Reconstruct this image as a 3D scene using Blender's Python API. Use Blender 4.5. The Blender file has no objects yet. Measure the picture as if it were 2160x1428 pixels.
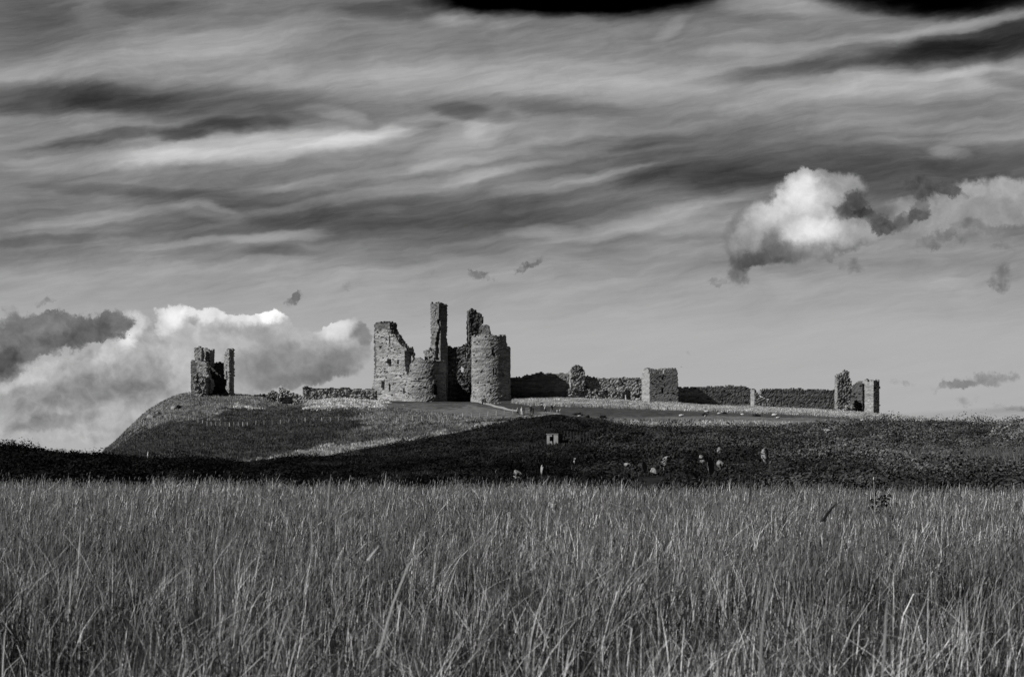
import bpy, math, random
import numpy as np
from mathutils import Vector, Matrix

random.seed(7)
rng = np.random.default_rng(7)
scene = bpy.context.scene
COL = scene.collection

# ---------------------------------------------------------------- camera
CAM_Z = 1.5
F = 3600.0                                   # focal length in photograph pixels
cam_data = bpy.data.cameras.new('camera')
cam_data.sensor_width = 36.0
cam_data.lens = 60.0
cam_data.shift_y = (960 - 714) / 2160.0
cam_data.clip_start = 0.1
cam_data.clip_end = 40000
cam_data.dof.use_dof = True
cam_data.dof.focus_distance = 70.0
cam_data.dof.aperture_fstop = 5.6
cam = bpy.data.objects.new('camera', cam_data)
COL.objects.link(cam)
cam.location = (0, 0, CAM_Z)
cam.rotation_euler = (math.radians(90), 0, 0)
scene.camera = cam

# ---------------------------------------------------------------- exposure
scene.view_settings.view_transform = 'Standard'
scene.view_settings.look = 'None'
scene.view_settings.exposure = 0.0
scene.view_settings.gamma = 1.0
scene.render.engine = 'CYCLES'

# ---------------------------------------------------------------- sun
TO_SUN = Vector((-1.0, -0.42, 0.74)).normalized()
sun_elev = math.asin(TO_SUN.z)
sun_az = math.atan2(TO_SUN.x, TO_SUN.y)      # from north (+Y) towards east (+X)
sun_data = bpy.data.lights.new('sun', 'SUN')
sun_data.energy = 5.0
sun_data.angle = math.radians(0.5)
sun_data.color = (1.0, 0.995, 0.985)
sun = bpy.data.objects.new('sun', sun_data)
COL.objects.link(sun)
sun.rotation_euler = (-TO_SUN).to_track_quat('-Z', 'Y').to_euler()
sun.location = (-200, -90, 200)

# ---------------------------------------------------------------- sky
world = bpy.data.worlds.new('World')
scene.world = world
world.use_nodes = True
wt = world.node_tree
wt.nodes.clear()

class NG:
    def __init__(s, tree): s.t = tree
    def n(s, typ, **kw):
        nd = s.t.nodes.new(typ)
        for k, v in kw.items(): setattr(nd, k, v)
        return nd
    def put(s, sock, v):
        if v is None: return
        if hasattr(v, 'is_output') or isinstance(v, bpy.types.NodeSocket): s.t.links.new(v, sock)
        else: sock.default_value = v
    def m(s, op, a, b=None, c=None, clamp=False):
        nd = s.n('ShaderNodeMath', operation=op, use_clamp=clamp)
        s.put(nd.inputs[0], a); s.put(nd.inputs[1], b)
        if c is not None: s.put(nd.inputs[2], c)
        return nd.outputs[0]
    def v(s, op, a, b=None):
        nd = s.n('ShaderNodeVectorMath', operation=op)
        s.put(nd.inputs[0], a)
        if b is not None: s.put(nd.inputs[1], b)
        return nd.outputs['Value'] if op in ('DOT_PRODUCT', 'LENGTH') else nd.outputs[0]
    def mapr(s, x, a, b, c, d, kind='SMOOTHSTEP'):
        nd = s.n('ShaderNodeMapRange', interpolation_type=kind)
        for i, q in enumerate((x, a, b, c, d)): s.put(nd.inputs[i], q)
        return nd.outputs[0]
    def noise(s, vec, scale, detail=4, rough=0.55, dim='2D', dist=0.0, lac=2.0):
        nd = s.n('ShaderNodeTexNoise', noise_dimensions=dim)
        s.put(nd.inputs['Vector'], vec); nd.inputs['Scale'].default_value = scale
        nd.inputs['Detail'].default_value = detail; nd.inputs['Roughness'].default_value = rough
        nd.inputs['Distortion'].default_value = dist; nd.inputs['Lacunarity'].default_value = lac
        return nd
    def mapping(s, vec, loc=(0, 0, 0), rot=(0, 0, 0), scale=(1, 1, 1), kind='TEXTURE'):
        nd = s.n('ShaderNodeMapping', vector_type=kind)
        s.put(nd.inputs['Vector'], vec)
        nd.inputs['Location'].default_value = loc; nd.inputs['Rotation'].default_value = rot
        nd.inputs['Scale'].default_value = scale
        return nd.outputs[0]

g = NG(wt)
tc = g.n('ShaderNodeTexCoord')
sep = g.n('ShaderNodeSeparateXYZ'); wt.links.new(tc.outputs['Generated'], sep.inputs[0])
dy = g.m('MAXIMUM', sep.outputs[1], 0.05)
# world bearing and elevation (tangents about north), in thousandths of the picture width
U = g.m('MULTIPLY_ADD', g.m('DIVIDE', sep.outputs[0], dy), 3.6, 1.08)
V = g.m('MULTIPLY_ADD', g.m('DIVIDE', sep.outputs[2], dy), -3.6, 0.96)
cmb = g.n('ShaderNodeCombineXYZ'); g.put(cmb.inputs[0], U); g.put(cmb.inputs[1], V)
P0 = cmb.outputs[0]

def warp(P, scale, amt, stretch=(1, 1, 1), detail=3, rough=0.5):
    q = g.mapping(P, scale=stretch, kind='POINT') if stretch != (1, 1, 1) else P
    nz = g.noise(q, scale, detail, rough)
    sc_ = g.n('ShaderNodeSeparateColor'); wt.links.new(nz.outputs['Color'], sc_.inputs[0])
    cb_ = g.n('ShaderNodeCombineXYZ')
    g.put(cb_.inputs[0], g.m('MULTIPLY_ADD', sc_.outputs[0], amt[0], -amt[0] / 2))
    g.put(cb_.inputs[1], g.m('MULTIPLY_ADD', sc_.outputs[1], amt[1], -amt[1] / 2))
    return g.v('ADD', P, cb_.outputs[0])

last = [0.0]          # chaining the sums keeps few values alive at a time in the shader
def xy(P):
    sp = g.n('ShaderNodeSeparateXYZ'); wt.links.new(P, sp.inputs[0])
    return sp.outputs[0], sp.outputs[1]

def blobs(P, lst, start=None):
    acc = start
    tie = start if start is not None else last[0]
    for cx, cy, rx, ry, ang, amp in lst:
        cb = g.n('ShaderNodeCombineXYZ')
        g.put(cb.inputs[0], P[0]); g.put(cb.inputs[1], P[1]); g.put(cb.inputs[2], tie)
        q = g.mapping(cb.outputs[0], (cx / 1000, cy / 1000, 0), (0, 0, math.radians(-ang)), (rx / 1000, ry / 1000, 1e8))
        d = g.v('DOT_PRODUCT', q, q)
        f = g.mapr(d, 1.0, 0.0, 0.0, float(amp) * (0.78 if -100 < amp < -9 else 1.0))
        acc = f if acc is None else g.m('ADD', acc, f)
        tie = acc
    last[0] = acc
    return acc

# --- cirrus veil -----------------------------------------------------------
Pc = warp(P0, 3.4, (0.11, 0.042), (1, 1.9, 1), 5, 0.58)
Pc = warp(g.mapping(Pc, rot=(0, 0, math.radians(8)), kind='POINT'), 8.0, (0.060, 0.014), (0.45, 2.2, 1), 8, 0.66)
Pc = g.mapping(Pc, rot=(0, 0, math.radians(-8)), kind='POINT')
ramp = g.n('ShaderNodeValToRGB'); ramp.color_ramp.interpolation = 'EASE'
vals = [(0, 118), (80, 128), (160, 147), (225, 130), (300, 140), (380, 124), (460, 120), (530, 132), (600, 160), (720, 174), (960, 178)]
cr = ramp.color_ramp
while len(cr.elements) < len(vals): cr.elements.new(0.5)
for e, (py, v) in zip(cr.elements, vals):
    e.position = py / 1000; e.color = (v / 255,) * 3 + (1,)
sp2 = g.n('ShaderNodeSeparateXYZ'); wt.links.new(Pc, sp2.inputs[0])
wt.links.new(sp2.outputs[1], ramp.inputs[0])
rsep = g.n('ShaderNodeSeparateColor'); wt.links.new(ramp.outputs[0], rsep.inputs[0])
base = g.m('MULTIPLY', rsep.outputs[0], 255.0)
PC = xy(Pc)
veil = blobs(PC, [
    (1230, -26, 430, 84, 0, -120), (1130, 4, 200, 44, -3, -60), (1350, 6, 200, 30, 4, -40), (880, 16, 230, 26, 4, -45), (1960, -18, 340, 62, -2, -125),
    (2180, 76, 420, 54, 9, -99), (1830, 122, 360, 30, 7, -34), (1660, 150, 230, 24, 6, -32), (2150, 168, 130, 26, -8, -45),
    (60, 208, 380, 46, 0, -62), (430, 215, 420, 60, -2, -46), (30, 60, 170, 90, 10, -28), (340, 20, 160, 26, 0, -22),
    (500, 264, 150, 22, 3, -44), (430, 276, 130, 20, 8, -24), (400, 288, 70, 16, 0, -40), (230, 292, 230, 17, 7, -50), (90, 318, 190, 12, 5, -20),
    (1010, 240, 120, 22, -10, -45), (900, 262, 80, 12, 0, -30), (1140, 225, 220, 26, -3, -22),
    (1720, 345, 780, 90, -1, -56), (1330, 402, 420, 50, 6, -16), (1300, 300, 220, 22, 5, -18),
    (250, 402, 260, 18, -3, -26), (560, 418, 420, 26, -1, -22), (600, 452, 360, 36, -3, -24),
    (440, 482, 230, 30, 5, -26), (860, 465, 420, 66, 2, -30), (1150, 450, 300, 50, 3, -14),
    (80, 512, 230, 12, 5, -26), (590, 530, 120, 14, 0, -24), (1050, 522, 160, 18, 3, -20), (1250, 505, 120, 14, 10, -18),
    (540, 312, 380, 36, 5, 44), (760, 292, 200, 24, 12, 26), (260, 340, 320, 26, 2, 20), (720, 240, 90, 20, -10, 24),
    (560, 70, 260, 44, 12, 14), (440, 96, 320, 40, 4, 14), (960, 35, 90, 22, 0, 26), (1420, 62, 60, 22, 30, 20),
    (1080, 170, 500, 60, 0, 16), (1480, 205, 620, 44, -2, 14), (1900, 180, 460, 40, 4, 22), (1640, 12, 160, 34, 0, 34),
    (2100, 136, 230, 15, 9, 24), (1700, 95, 320, 16, 5, 16), (2060, 48, 260, 18, 9, 28),
    (985, 300, 190, 40, 24, 22), (1025, 262, 70, 22, 35, 14), (560, 318, 420, 50, 6, 10), (860, 262, 130, 20, 15, 16), (1040, 330, 320, 20, 12, 18),
    (850, 398, 440, 17, 9, 20), (1210, 383, 310, 18, 9, 26), (1290, 368, 150, 8, 10, 20), (760, 372, 440, 14, 7, 14), (1120, 345, 260, 22, 14, 18), (300, 115, 420, 60, 8, 12), (700, 150, 360, 46, 5, 8),
    (425, 445, 110, 22, -12, 22), (445, 440, 50, 10, -14, 16), (600, 500, 150, 17, 3, 38), (380, 515, 190, 10, 7, 20),
    (1132, 487, 90, 20, 5, 26), (1330, 474, 260, 26, 12, 28), (1500, 466, 240, 34, 5, 36), (1560, 415, 280, 14, 12, 20),
    (200, 463, 250, 20, 8, 24), (480, 560, 320, 20, 3, 10), (1990, 322, 70, 16, -8, 26), (1960, 300, 300, 16, 1, 16), (1800, 520, 500, 40, 0, 14),
], base)
st = g.mapping(Pc, rot=(0, 0, math.radians(-7)), scale=(0.60, 0.060, 1))
n1 = g.noise(st, 1.5, 8, 0.66, dist=0.25)
st2 = g.mapping(Pc, rot=(0, 0, math.radians(-14)), scale=(0.34, 0.12, 1))
n2 = g.noise(st2, 1.6, 8, 0.6, dist=0.35)
st3 = g.mapping(Pc, rot=(0, 0, math.radians(-10)), scale=(0.22, 0.022, 1))
n3 = g.noise(st3, 1.5, 6, 0.6, dist=0.3)
stn = g.m('ADD', g.m('MULTIPLY_ADD', n1.outputs[0], 46, -23), g.m('MULTIPLY_ADD', n3.outputs[0], 26, -13))
stn = g.m('ADD', stn, g.m('MULTIPLY_ADD', n2.outputs[0], 48, -24))
stf = g.mapr(V, 0.50, 0.74, 1.0, 0.14)
sky_v = g.m('ADD', veil, g.m('MULTIPLY', stn, stf))

# --- cumulus layers ----------------------------------------------------------
Pk = warp(P0, 11.0, (0.060, 0.050), (1, 1.15, 1), 8, 0.64)
Pk2 = warp(P0, 18.0, (0.050, 0.046), (1, 1, 1), 8, 0.68)
Pk3 = warp(Pk2, 48.0, (0.026, 0.026), (1, 1, 1), 5, 0.75)
PK, PK2, PP, PK3 = xy(Pk), xy(Pk2), xy(P0), xy(Pk3)
nk = g.noise(P0, 14.0, 8, 0.62, dist=0.4)
nks = g.m('SUBTRACT', nk.outputs[0], 0.5)
nf = g.noise(P0, 45.0, 6, 0.65, dist=0.6)
nfs = g.m('SUBTRACT', nf.outputs[0], 0.5)
nb_ = g.noise(Pk, 17.0, 3, 0.45)
bil = g.m('SUBTRACT', g.m('ABSOLUTE', g.m('MULTIPLY_ADD', nb_.outputs[0], 4.0, -2.0)), 0.45)     # rounded puffs

def layer(prev, maskb, P, lo, hi, value, shade, na=26, nfa=12, thr_n=0.5, op=1.0, puff=14):
    s_ = blobs(P, maskb)
    s_ = g.m('MULTIPLY_ADD', nks, thr_n, s_)
    s_ = g.m('MULTIPLY_ADD', nfs, thr_n * 0.5, s_)
    s_ = g.m('MULTIPLY_ADD', bil, thr_n * 0.16, s_)
    mk = g.mapr(s_, lo, hi, 0.0, op)
    val = blobs(P, shade, None) if shade else 0.0
    val = g.m('ADD', val, value)
    val = g.m('MULTIPLY_ADD', nks, na, val)
    val = g.m('MULTIPLY_ADD', nfs, nfa, val)
    val = g.m('MULTIPLY_ADD', bil, -puff, val)
    return g.m('MULTIPLY_ADD', mk, g.m('SUBTRACT', val, prev), prev)

# pale bank low on the left
sky_v = layer(sky_v, [(330, 790, 260, 130, 8, 1.0), (90, 830, 260, 90, 10, 0.9), (280, 690, 60, 50, 60, 0.7), (120, 900, 300, 60, 5, 0.55), (450, 830, 180, 90, 0, 0.8), (300, 905, 200, 40, 8, 0.4)],
              PK2, 0.22, 0.66, 164,
              [(275, 690, 60, 40, 60, 40), (240, 740, 90, 30, 35, 26), (330, 800, 110, 60, 10, -26), (160, 830, 190, 40, 5, -34), (400, 770, 70, 90, 60, 22), (120, 890, 130, 22, 8, -30), (300, 870, 240, 26, 8, 6),
               (60, 790, 120, 28, 30, 22), (420, 815, 90, 24, 0, 10), (100, 930, 200, 30, 0, 8)], 56, 26, 0.6, puff=18)
# bright-topped cumulus behind the left tower
sky_v = layer(sky_v, [(365, 680, 58, 50, 20, 0.9), (430, 680, 60, 44, 0, 0.9), (490, 735, 180, 80, 0, 0.9), (515, 690, 54, 42, 0, 0.8), (572, 684, 50, 40, 0, 0.9), (640, 750, 190, 78, 0, 1.0), (735, 712, 56, 56, 0, 1.0), (500, 790, 210, 60, 0, 0.7), (772, 700, 22, 40, 80, 0.3)],
              PK2, 0.30, 0.54, 174,
              [(360, 670, 50, 36, 40, 58), (430, 660, 60, 26, 0, 50), (530, 668, 90, 28, 4, 46), (580, 662, 44, 26, 0, 40), (705, 690, 56, 36, 15, 40), (415, 735, 120, 70, 0, 10),
               (610, 775, 190, 60, 4, -50), (720, 765, 120, 36, 22, -24), (770, 705, 30, 56, 80, -50), (560, 712, 90, 26, -20, -24), (480, 690, 60, 14, 10, -16), (620, 812, 160, 26, 8, -18), (415, 676, 16, 14, 0, -46)], 34, 20, 0.5, puff=14)
# dark cumulus at the far left
sky_v = layer(sky_v, [(80, 705, 190, 58, 4, 1.1), (135, 675, 50, 30, 0, 0.5), (225, 690, 74, 44, 0, 1.0), (10, 765, 110, 60, 20, 0.9), (262, 670, 26, 40, 60, 0.4), (25, 655, 36, 22, 0, 0.5), (95, 640, 44, 12, 15, 0.5)],
              PK3, 0.30, 0.86, 108,
              [(190, 700, 60, 36, 0, -28), (95, 690, 70, 30, 0, 14), (10, 765, 50, 40, 30, -46), (40, 795, 90, 30, 20, 22), (130, 720, 60, 26, 0, -16), (235, 665, 50, 26, 0, 6)], 60, 26, 0.75, 0.88, puff=14)
# pale bank at the far right
sky_v = layer(sky_v, [(2130, 420, 190, 62, -4, 1.0), (2020, 470, 200, 70, 10, 0.7), (1900, 440, 120, 36, 20, 0.6)], PK2, 0.25, 0.8, 148, [(2110, 400, 120, 30, 0, 14), (2080, 480, 90, 14, -8, -24), (2120, 515, 90, 12, 8, -20)], 34, 18, 0.45)
# big cumulus on the right: one soft body, lit from its upper left
sky_v = layer(sky_v, [(1700, 415, 95, 74, 30, 1.0), (1690, 380, 36, 36, 0, 0.5), (1735, 372, 26, 30, 0, 0.4), (1590, 490, 95, 84, 55, 1.0), (1700, 505, 190, 66, 8, 1.0), (1790, 400, 66, 50, 0, 0.7), (1845, 470, 100, 50, 30, 0.6), (1558, 575, 46, 40, 60, 0.6)],
              PK2, 0.26, 0.74, 124,
              [(1695, 455, 90, 110, 30, 66), (1698, 400, 66, 60, 60, 40), (1690, 370, 44, 36, 0, 20), (1760, 490, 150, 40, 0, 40), (1590, 480, 90, 42, 55, 44), (1630, 440, 60, 40, 45, 20), (1775, 395, 56, 40, 30, 26),
               (1560, 565, 90, 56, 60, -34), (1640, 540, 120, 34, 20, -34), (1780, 552, 120, 30, 15, -30), (1830, 440, 80, 50, 0, -22)], 36, 20, 0.5, puff=16)
sky_v = layer(sky_v, [(1800, 436, 56, 40, 10, 0.9), (1842, 465, 54, 26, -25, 0.75), (1890, 472, 90, 22, 15, 0.75), (1942, 440, 26, 56, -25, 0.7), (1968, 397, 84, 28, -4, 0.85), (1920, 385, 40, 20, 0, 0.5), (2010, 405, 50, 14, -20, 0.5)],
              PK3, 0.25, 1.05, 82, [(1800, 435, 60, 40, 0, -24)], 60, 40, 0.95, 0.92)
# torn wisps
sky_v = layer(sky_v, [(1965, 510, 66, 24, 25, 0.8), (2035, 485, 50, 44, 0, 0.75), (2110, 520, 70, 18, 8, 0.6), (1795, 560, 46, 30, -10, 0.7), (1510, 595, 46, 12, 0, 0.6), (2110, 590, 44, 44, 0, 0.85),
                      (1007, 580, 30, 16, 5, 1.0), (1040, 584, 22, 8, 15, 0.7), (1100, 570, 26, 16, 40, 1.0), (1128, 554, 28, 10, 15, 0.9), (615, 634, 15, 28, -35, 1.1), (628, 620, 20, 8, 30, 1.0), (2075, 800, 110, 22, 5, 0.95), (2010, 815, 70, 12, 10, 0.8),
                      (2050, 843, 50, 14, 5, 0.7), (1890, 808, 80, 12, 0, 0.5), (2140, 858, 80, 10, 4, 0.8), (1288, 770, 18, 10, 30, 0.6), (730, 603, 16, 14, 50, 0.6), (95, 638, 44, 14, 15, 0.8)],
              PK3, 0.36, 1.25, 100, [(2075, 800, 160, 60, 0, 22), (2060, 860, 200, 40, 0, 30), (1007, 580, 40, 30, 0, -10)], 40, 30, 1.5, 0.78)
sky_v = blobs(PP, [(2100, 872, 330, 16, 3, -16), (2160, 862, 120, 8, 4, -10)], sky_v)

lin = g.m('POWER', g.m('MAXIMUM', g.m('DIVIDE', sky_v, 255.0), 0.004), 2.25)

nish = g.n('ShaderNodeTexSky', sky_type='NISHITA')
nish.sun_disc = False; nish.sun_elevation = sun_elev; nish.sun_rotation = sun_az
nish.air_density = 1.0; nish.dust_density = 0.3
# the photograph is black and white through a deep red filter: the clear sky keeps only its red light
sc = g.n('ShaderNodeSeparateColor'); wt.links.new(nish.outputs[0], sc.inputs[0])
red = sc.outputs[0]
bg1 = g.n('ShaderNodeBackground'); g.put(bg1.inputs[0], red); bg1.inputs[1].default_value = 0.05 * 0.04
bg2 = g.n('ShaderNodeBackground'); g.put(bg2.inputs[0], lin); bg2.inputs[1].default_value = 1.0
az = g.m('DIVIDE', g.m('ABSOLUTE', sep.outputs[0]), dy)
k = g.m('MULTIPLY', g.mapr(az, 0.34, 0.55, 1.0, 0.0), g.mapr(V, -0.30, -0.02, 0.0, 1.0))
k = g.m('MULTIPLY', k, g.mapr(sep.outputs[1], 0.2, 0.5, 0.0, 1.0))
ms = g.n('ShaderNodeMixShader'); g.put(ms.inputs[0], k)
wt.links.new(bg1.outputs[0], ms.inputs[1]); wt.links.new(bg2.outputs[0], ms.inputs[2])
wo = g.n('ShaderNodeOutputWorld'); wt.links.new(ms.outputs[0], wo.inputs[0])
world.cycles.sampling_method = 'MANUAL'
world.cycles.sample_map_resolution = 512

# ================================================================ helpers
def hash01(*a):
    h = np.zeros(np.broadcast(*a).shape, dtype=np.uint64)
    for i, x in enumerate(a):
        h = (h ^ (np.asarray(x).astype(np.int64).astype(np.uint64) * np.uint64(0x9E3779B97F4A7C15 + 2 * i * 7919))) * np.uint64(0xBF58476D1CE4E5B9)
        h ^= h >> np.uint64(29)
    h = h * np.uint64(0x94D049BB133111EB); h ^= h >> np.uint64(32)
    return (h & np.uint64(0xFFFFFF)).astype(np.float64) / float(0xFFFFFF)

def vnoise(x, y, z=None, seed=0):
    z = np.zeros_like(x) if z is None else z
    xi, yi, zi = np.floor(x), np.floor(y), np.floor(z)
    fx, fy, fz = x - xi, y - yi, z - zi
    fx, fy, fz = [t * t * (3 - 2 * t) for t in (fx, fy, fz)]
    r = 0
    for a in (0, 1):
        for b in (0, 1):
            for c in (0, 1):
                r = r + (fx if a else 1 - fx) * (fy if b else 1 - fy) * (fz if c else 1 - fz) * hash01(xi + a, yi + b, zi + c, np.full_like(xi, seed))
    return r

def fbm(x, y, z=None, seed=0, oct=4, gain=0.5):
    s, a, t = 0, 1.0, 0
    for o in range(oct):
        s = s + a * vnoise(x * 2 ** o, y * 2 ** o, None if z is None else z * 2 ** o, seed + o * 13); t += a; a *= gain
    return s / t

def toX(px, Y): return (np.asarray(px) - 1080.0) * Y / F
def toZ(py, Y): return CAM_Z + (960.0 - np.asarray(py)) * Y / F
def toPX(X, Y): return 1080 + F * X / Y
def toPY(Z, Y): return 960 - F * (Z - CAM_Z) / Y

def inpoly(poly, x, y):
    r = np.zeros(np.shape(x), bool)
    n = len(poly)
    for i in range(n):
        x1, y1 = poly[i]; x2, y2 = poly[(i + 1) % n]
        if y1 == y2: continue
        c = ((y1 > y) != (y2 > y)) & (x < (x2 - x1) * (y - y1) / (y2 - y1) + x1)
        r ^= c
    return r

def mk_mesh(name, verts, faces, smooth=False, attrs=None):
    """verts (N,3); faces (M,k) index array; attrs {name: (domain, values)}"""
    me = bpy.data.meshes.new(name)
    verts = np.asarray(verts, dtype=np.float32); faces = np.asarray(faces, dtype=np.int32)
    me.vertices.add(len(verts)); me.vertices.foreach_set('co', verts.ravel())
    k = faces.shape[1]
    me.loops.add(faces.size); me.loops.foreach_set('vertex_index', faces.ravel())
    me.polygons.add(len(faces))
    me.polygons.foreach_set('loop_start', np.arange(0, faces.size, k, dtype=np.int32))
    me.polygons.foreach_set('use_smooth', np.full(len(faces), smooth, dtype=bool))
    me.update(calc_edges=True)
    for an, (dom, vals) in (attrs or {}).items():
        at = me.attributes.new(an, 'FLOAT', dom)
        at.data.foreach_set('value', np.asarray(vals, dtype=np.float32))
    return me

def link(name, me, mat=None, parent=None, loc=None):
    o = bpy.data.objects.new(name, me)
    COL.objects.link(o)
    if mat: me.materials.append(mat)
    if parent: o.parent = parent
    if loc is not None: o.location = loc
    return o

def tag(o, label=None, cat=None, group=None, kind=None):
    if label: o['label'] = label
    if cat: o['category'] = cat
    if group: o['group'] = group
    if kind: o['kind'] = kind
    return o

def empty(name, loc=(0, 0, 0), rz=0.0):
    o = bpy.data.objects.new(name, None); COL.objects.link(o)
    o.location = loc; o.rotation_euler = (0, 0, rz); o.empty_display_size = 0.3
    return o

# ================================================================ materials
def new_mat(name):
    m = bpy.data.materials.new(name); m.use_nodes = True
    t = m.node_tree; t.nodes.clear()
    G = NG(t)
    out = G.n('ShaderNodeOutputMaterial')
    return m, t, G, out

def grey(G, val):
    c = G.n('ShaderNodeCombineColor')
    for i in range(3): G.put(c.inputs[i], val)
    return c.outputs[0]

def attr_mat(name, vscale=1.0, nscale=2.0, namp=0.3, transl=0.0, bump=0.0, bscale=4.0, offset=0.0, rough=0.9, attr='tone', detail=5):
    m, t, G, out = new_mat(name)
    a = G.n('ShaderNodeAttribute'); a.attribute_name = attr
    tcn = G.n('ShaderNodeTexCoord')
    nz = G.noise(tcn.outputs['Object'], nscale, detail, 0.6, dim='3D')
    f = G.m('MULTIPLY_ADD', nz.outputs[0], namp * 2, 1 - namp)
    val = G.m('MULTIPLY', G.m('MULTIPLY_ADD', a.outputs['Fac'], vscale, offset), f)
    col = grey(G, val)
    d = G.n('ShaderNodeBsdfDiffuse'); G.put(d.inputs[0], col); d.inputs[1].default_value = 0.5
    if bump:
        nb = G.noise(tcn.outputs['Object'], bscale, 5, 0.65, dim='3D')
        b = G.n('ShaderNodeBump'); b.inputs['Strength'].default_value = bump; b.inputs['Distance'].default_value = 0.25
        G.put(b.inputs['Height'], nb.outputs[0]); t.links.new(b.outputs[0], d.inputs['Normal'])
    sh = d.outputs[0]
    if transl:
        tr = G.n('ShaderNodeBsdfTranslucent'); G.put(tr.inputs[0], col)
        mx = G.n('ShaderNodeMixShader'); mx.inputs[0].default_value = transl
        t.links.new(sh, mx.inputs[1]); t.links.new(tr.outputs[0], mx.inputs[2]); sh = mx.outputs[0]
    t.links.new(sh, out.inputs[0])
    return m

def plain_mat(name, v, rough=0.8, namp=0.25, nscale=6.0, bump=0.0, spec=0.3, bscale=None):
    m, t, G, out = new_mat(name)
    tcn = G.n('ShaderNodeTexCoord')
    nz = G.noise(tcn.outputs['Object'], nscale, 5, 0.6, dim='3D')
    val = G.m('MULTIPLY', G.m('MULTIPLY_ADD', nz.outputs[0], namp * 2, 1 - namp), v)
    p = G.n('ShaderNodeBsdfPrincipled'); G.put(p.inputs['Base Color'], grey(G, val))
    p.inputs['Roughness'].default_value = rough; p.inputs['Specular IOR Level'].default_value = spec
    if bump:
        nb = G.noise(tcn.outputs['Object'], bscale or nscale * 1.5, 5, 0.6, dim='3D')
        b = G.n('ShaderNodeBump'); b.inputs['Strength'].default_value = bump; b.inputs['Distance'].default_value = 0.15
        G.put(b.inputs['Height'], nb.outputs[0]); t.links.new(b.outputs[0], p.inputs['Normal'])
    t.links.new(p.outputs[0], out.inputs[0])
    return m

M_GROUND = attr_mat('ground', nscale=0.9, namp=0.55, bump=0.9, bscale=1.6, detail=8)
M_STONE = attr_mat('masonry', vscale=0.70, nscale=2.6, namp=0.34, bump=0.7, bscale=3.5, detail=6)
M_ASHLAR = attr_mat('ashlar', vscale=0.70, nscale=2.6, namp=0.30, bump=0.14, bscale=3.5, detail=6)
M_BLADE = attr_mat('dry_grass', nscale=0.35, namp=0.25, transl=0.10, detail=3)
M_TUFT = attr_mat('rough_grass', nscale=0.2, namp=0.25, transl=0.20, detail=3)
M_GORSE = attr_mat('gorse', nscale=0.25, namp=0.35, transl=0.05, detail=4)
M_WATER = plain_mat('sea_water', 0.05, rough=0.2, nscale=0.01)
M_ROCK = plain_mat('pale_rock', 0.27, namp=0.35, nscale=2.5, bump=0.9)
M_RUBBLE = plain_mat('rubble_stone', 0.40, namp=0.4, nscale=2.0, bump=0.6)
M_WOOD = plain_mat('weathered_wood', 0.42, namp=0.3, nscale=9)
M_DARKWOOD = plain_mat('dark_wood', 0.05, namp=0.3, nscale=9)
M_WIRE = plain_mat('wire', 0.18, rough=0.5)
M_PATH = plain_mat('path_gravel', 0.38, namp=0.3, nscale=1.2)
M_WHITE = plain_mat('white_paint', 0.75, namp=0.08)
M_DARKCLOTH = plain_mat('dark_cloth', 0.03, namp=0.2)
M_MIDCLOTH = plain_mat('grey_cloth', 0.18, namp=0.2)
M_PALECLOTH = plain_mat('pale_cloth', 0.70, namp=0.1)
M_SKIN = plain_mat('skin', 0.42, namp=0.08, rough=0.6)
M_HAIR = plain_mat('hair', 0.05, namp=0.2)
M_WOOL = plain_mat('wool', 0.68, namp=0.2, nscale=12, bump=0.8)
M_SHEEPFACE = plain_mat('sheep_face', 0.08)
M_CONCRETE = plain_mat('concrete', 0.22, namp=0.6, nscale=3.5, bump=0.4)
M_BIRD = plain_mat('bird', 0.05)

# ================================================================ terrain
cols = np.array([-2600, -600, 0, 60, 100, 150, 200, 215, 240, 270, 310, 345, 375, 400, 450, 500, 556, 575, 600, 634, 646, 700, 800, 900, 1000, 1090, 1180, 1230, 1350, 1430, 1500, 1600, 1700, 1800, 1860, 1950, 2050, 2160, 2700, 4800], float)
def prof(pts, x=cols):
    p = np.array(pts, float); return np.interp(x, p[:, 0], p[:, 1])
# crest / castle base line at 450 m
C_ = prof([(-2600, 1004), (200, 1000), (206, 962), (240, 935), (270, 905), (310, 868), (345, 845), (375, 833), (400, 830), (450, 831), (500, 833), (556, 837), (575, 849), (600, 854), (634, 854), (646, 845), (700, 842), (790, 844), (860, 846), (1000, 847), (1080, 846), (1180, 842), (1350, 850), (1430, 855), (1600, 861), (1700, 866), (1800, 873), (1860, 877), (1950, 885), (2050, 897), (2160, 905), (4800, 925)])
# 410 m
M2 = prof([(-2600, 1008), (200, 1005), (206, 972), (240, 950), (270, 925), (310, 898), (345, 884), (375, 875), (450, 868), (560, 866), (640, 866), (700, 864), (800, 862), (900, 866), (1000, 862), (1090, 861), (1180, 862), (1230, 860), (1350, 862), (1430, 866), (1600, 873), (1800, 884), (1950, 891), (2160, 905), (4800, 930)])
# 360 m
M1 = prof([(-2600, 1012), (200, 1010), (206, 980), (240, 962), (270, 950), (310, 938), (375, 925), (450, 918), (560, 912), (640, 905), (700, 900), (800, 888), (900, 884), (1000, 878), (1090, 874), (1180, 872), (1230, 876), (1350, 880), (1500, 882), (1600, 884), (1800, 892), (1950, 896), (2160, 900), (4800, 930)])
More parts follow.
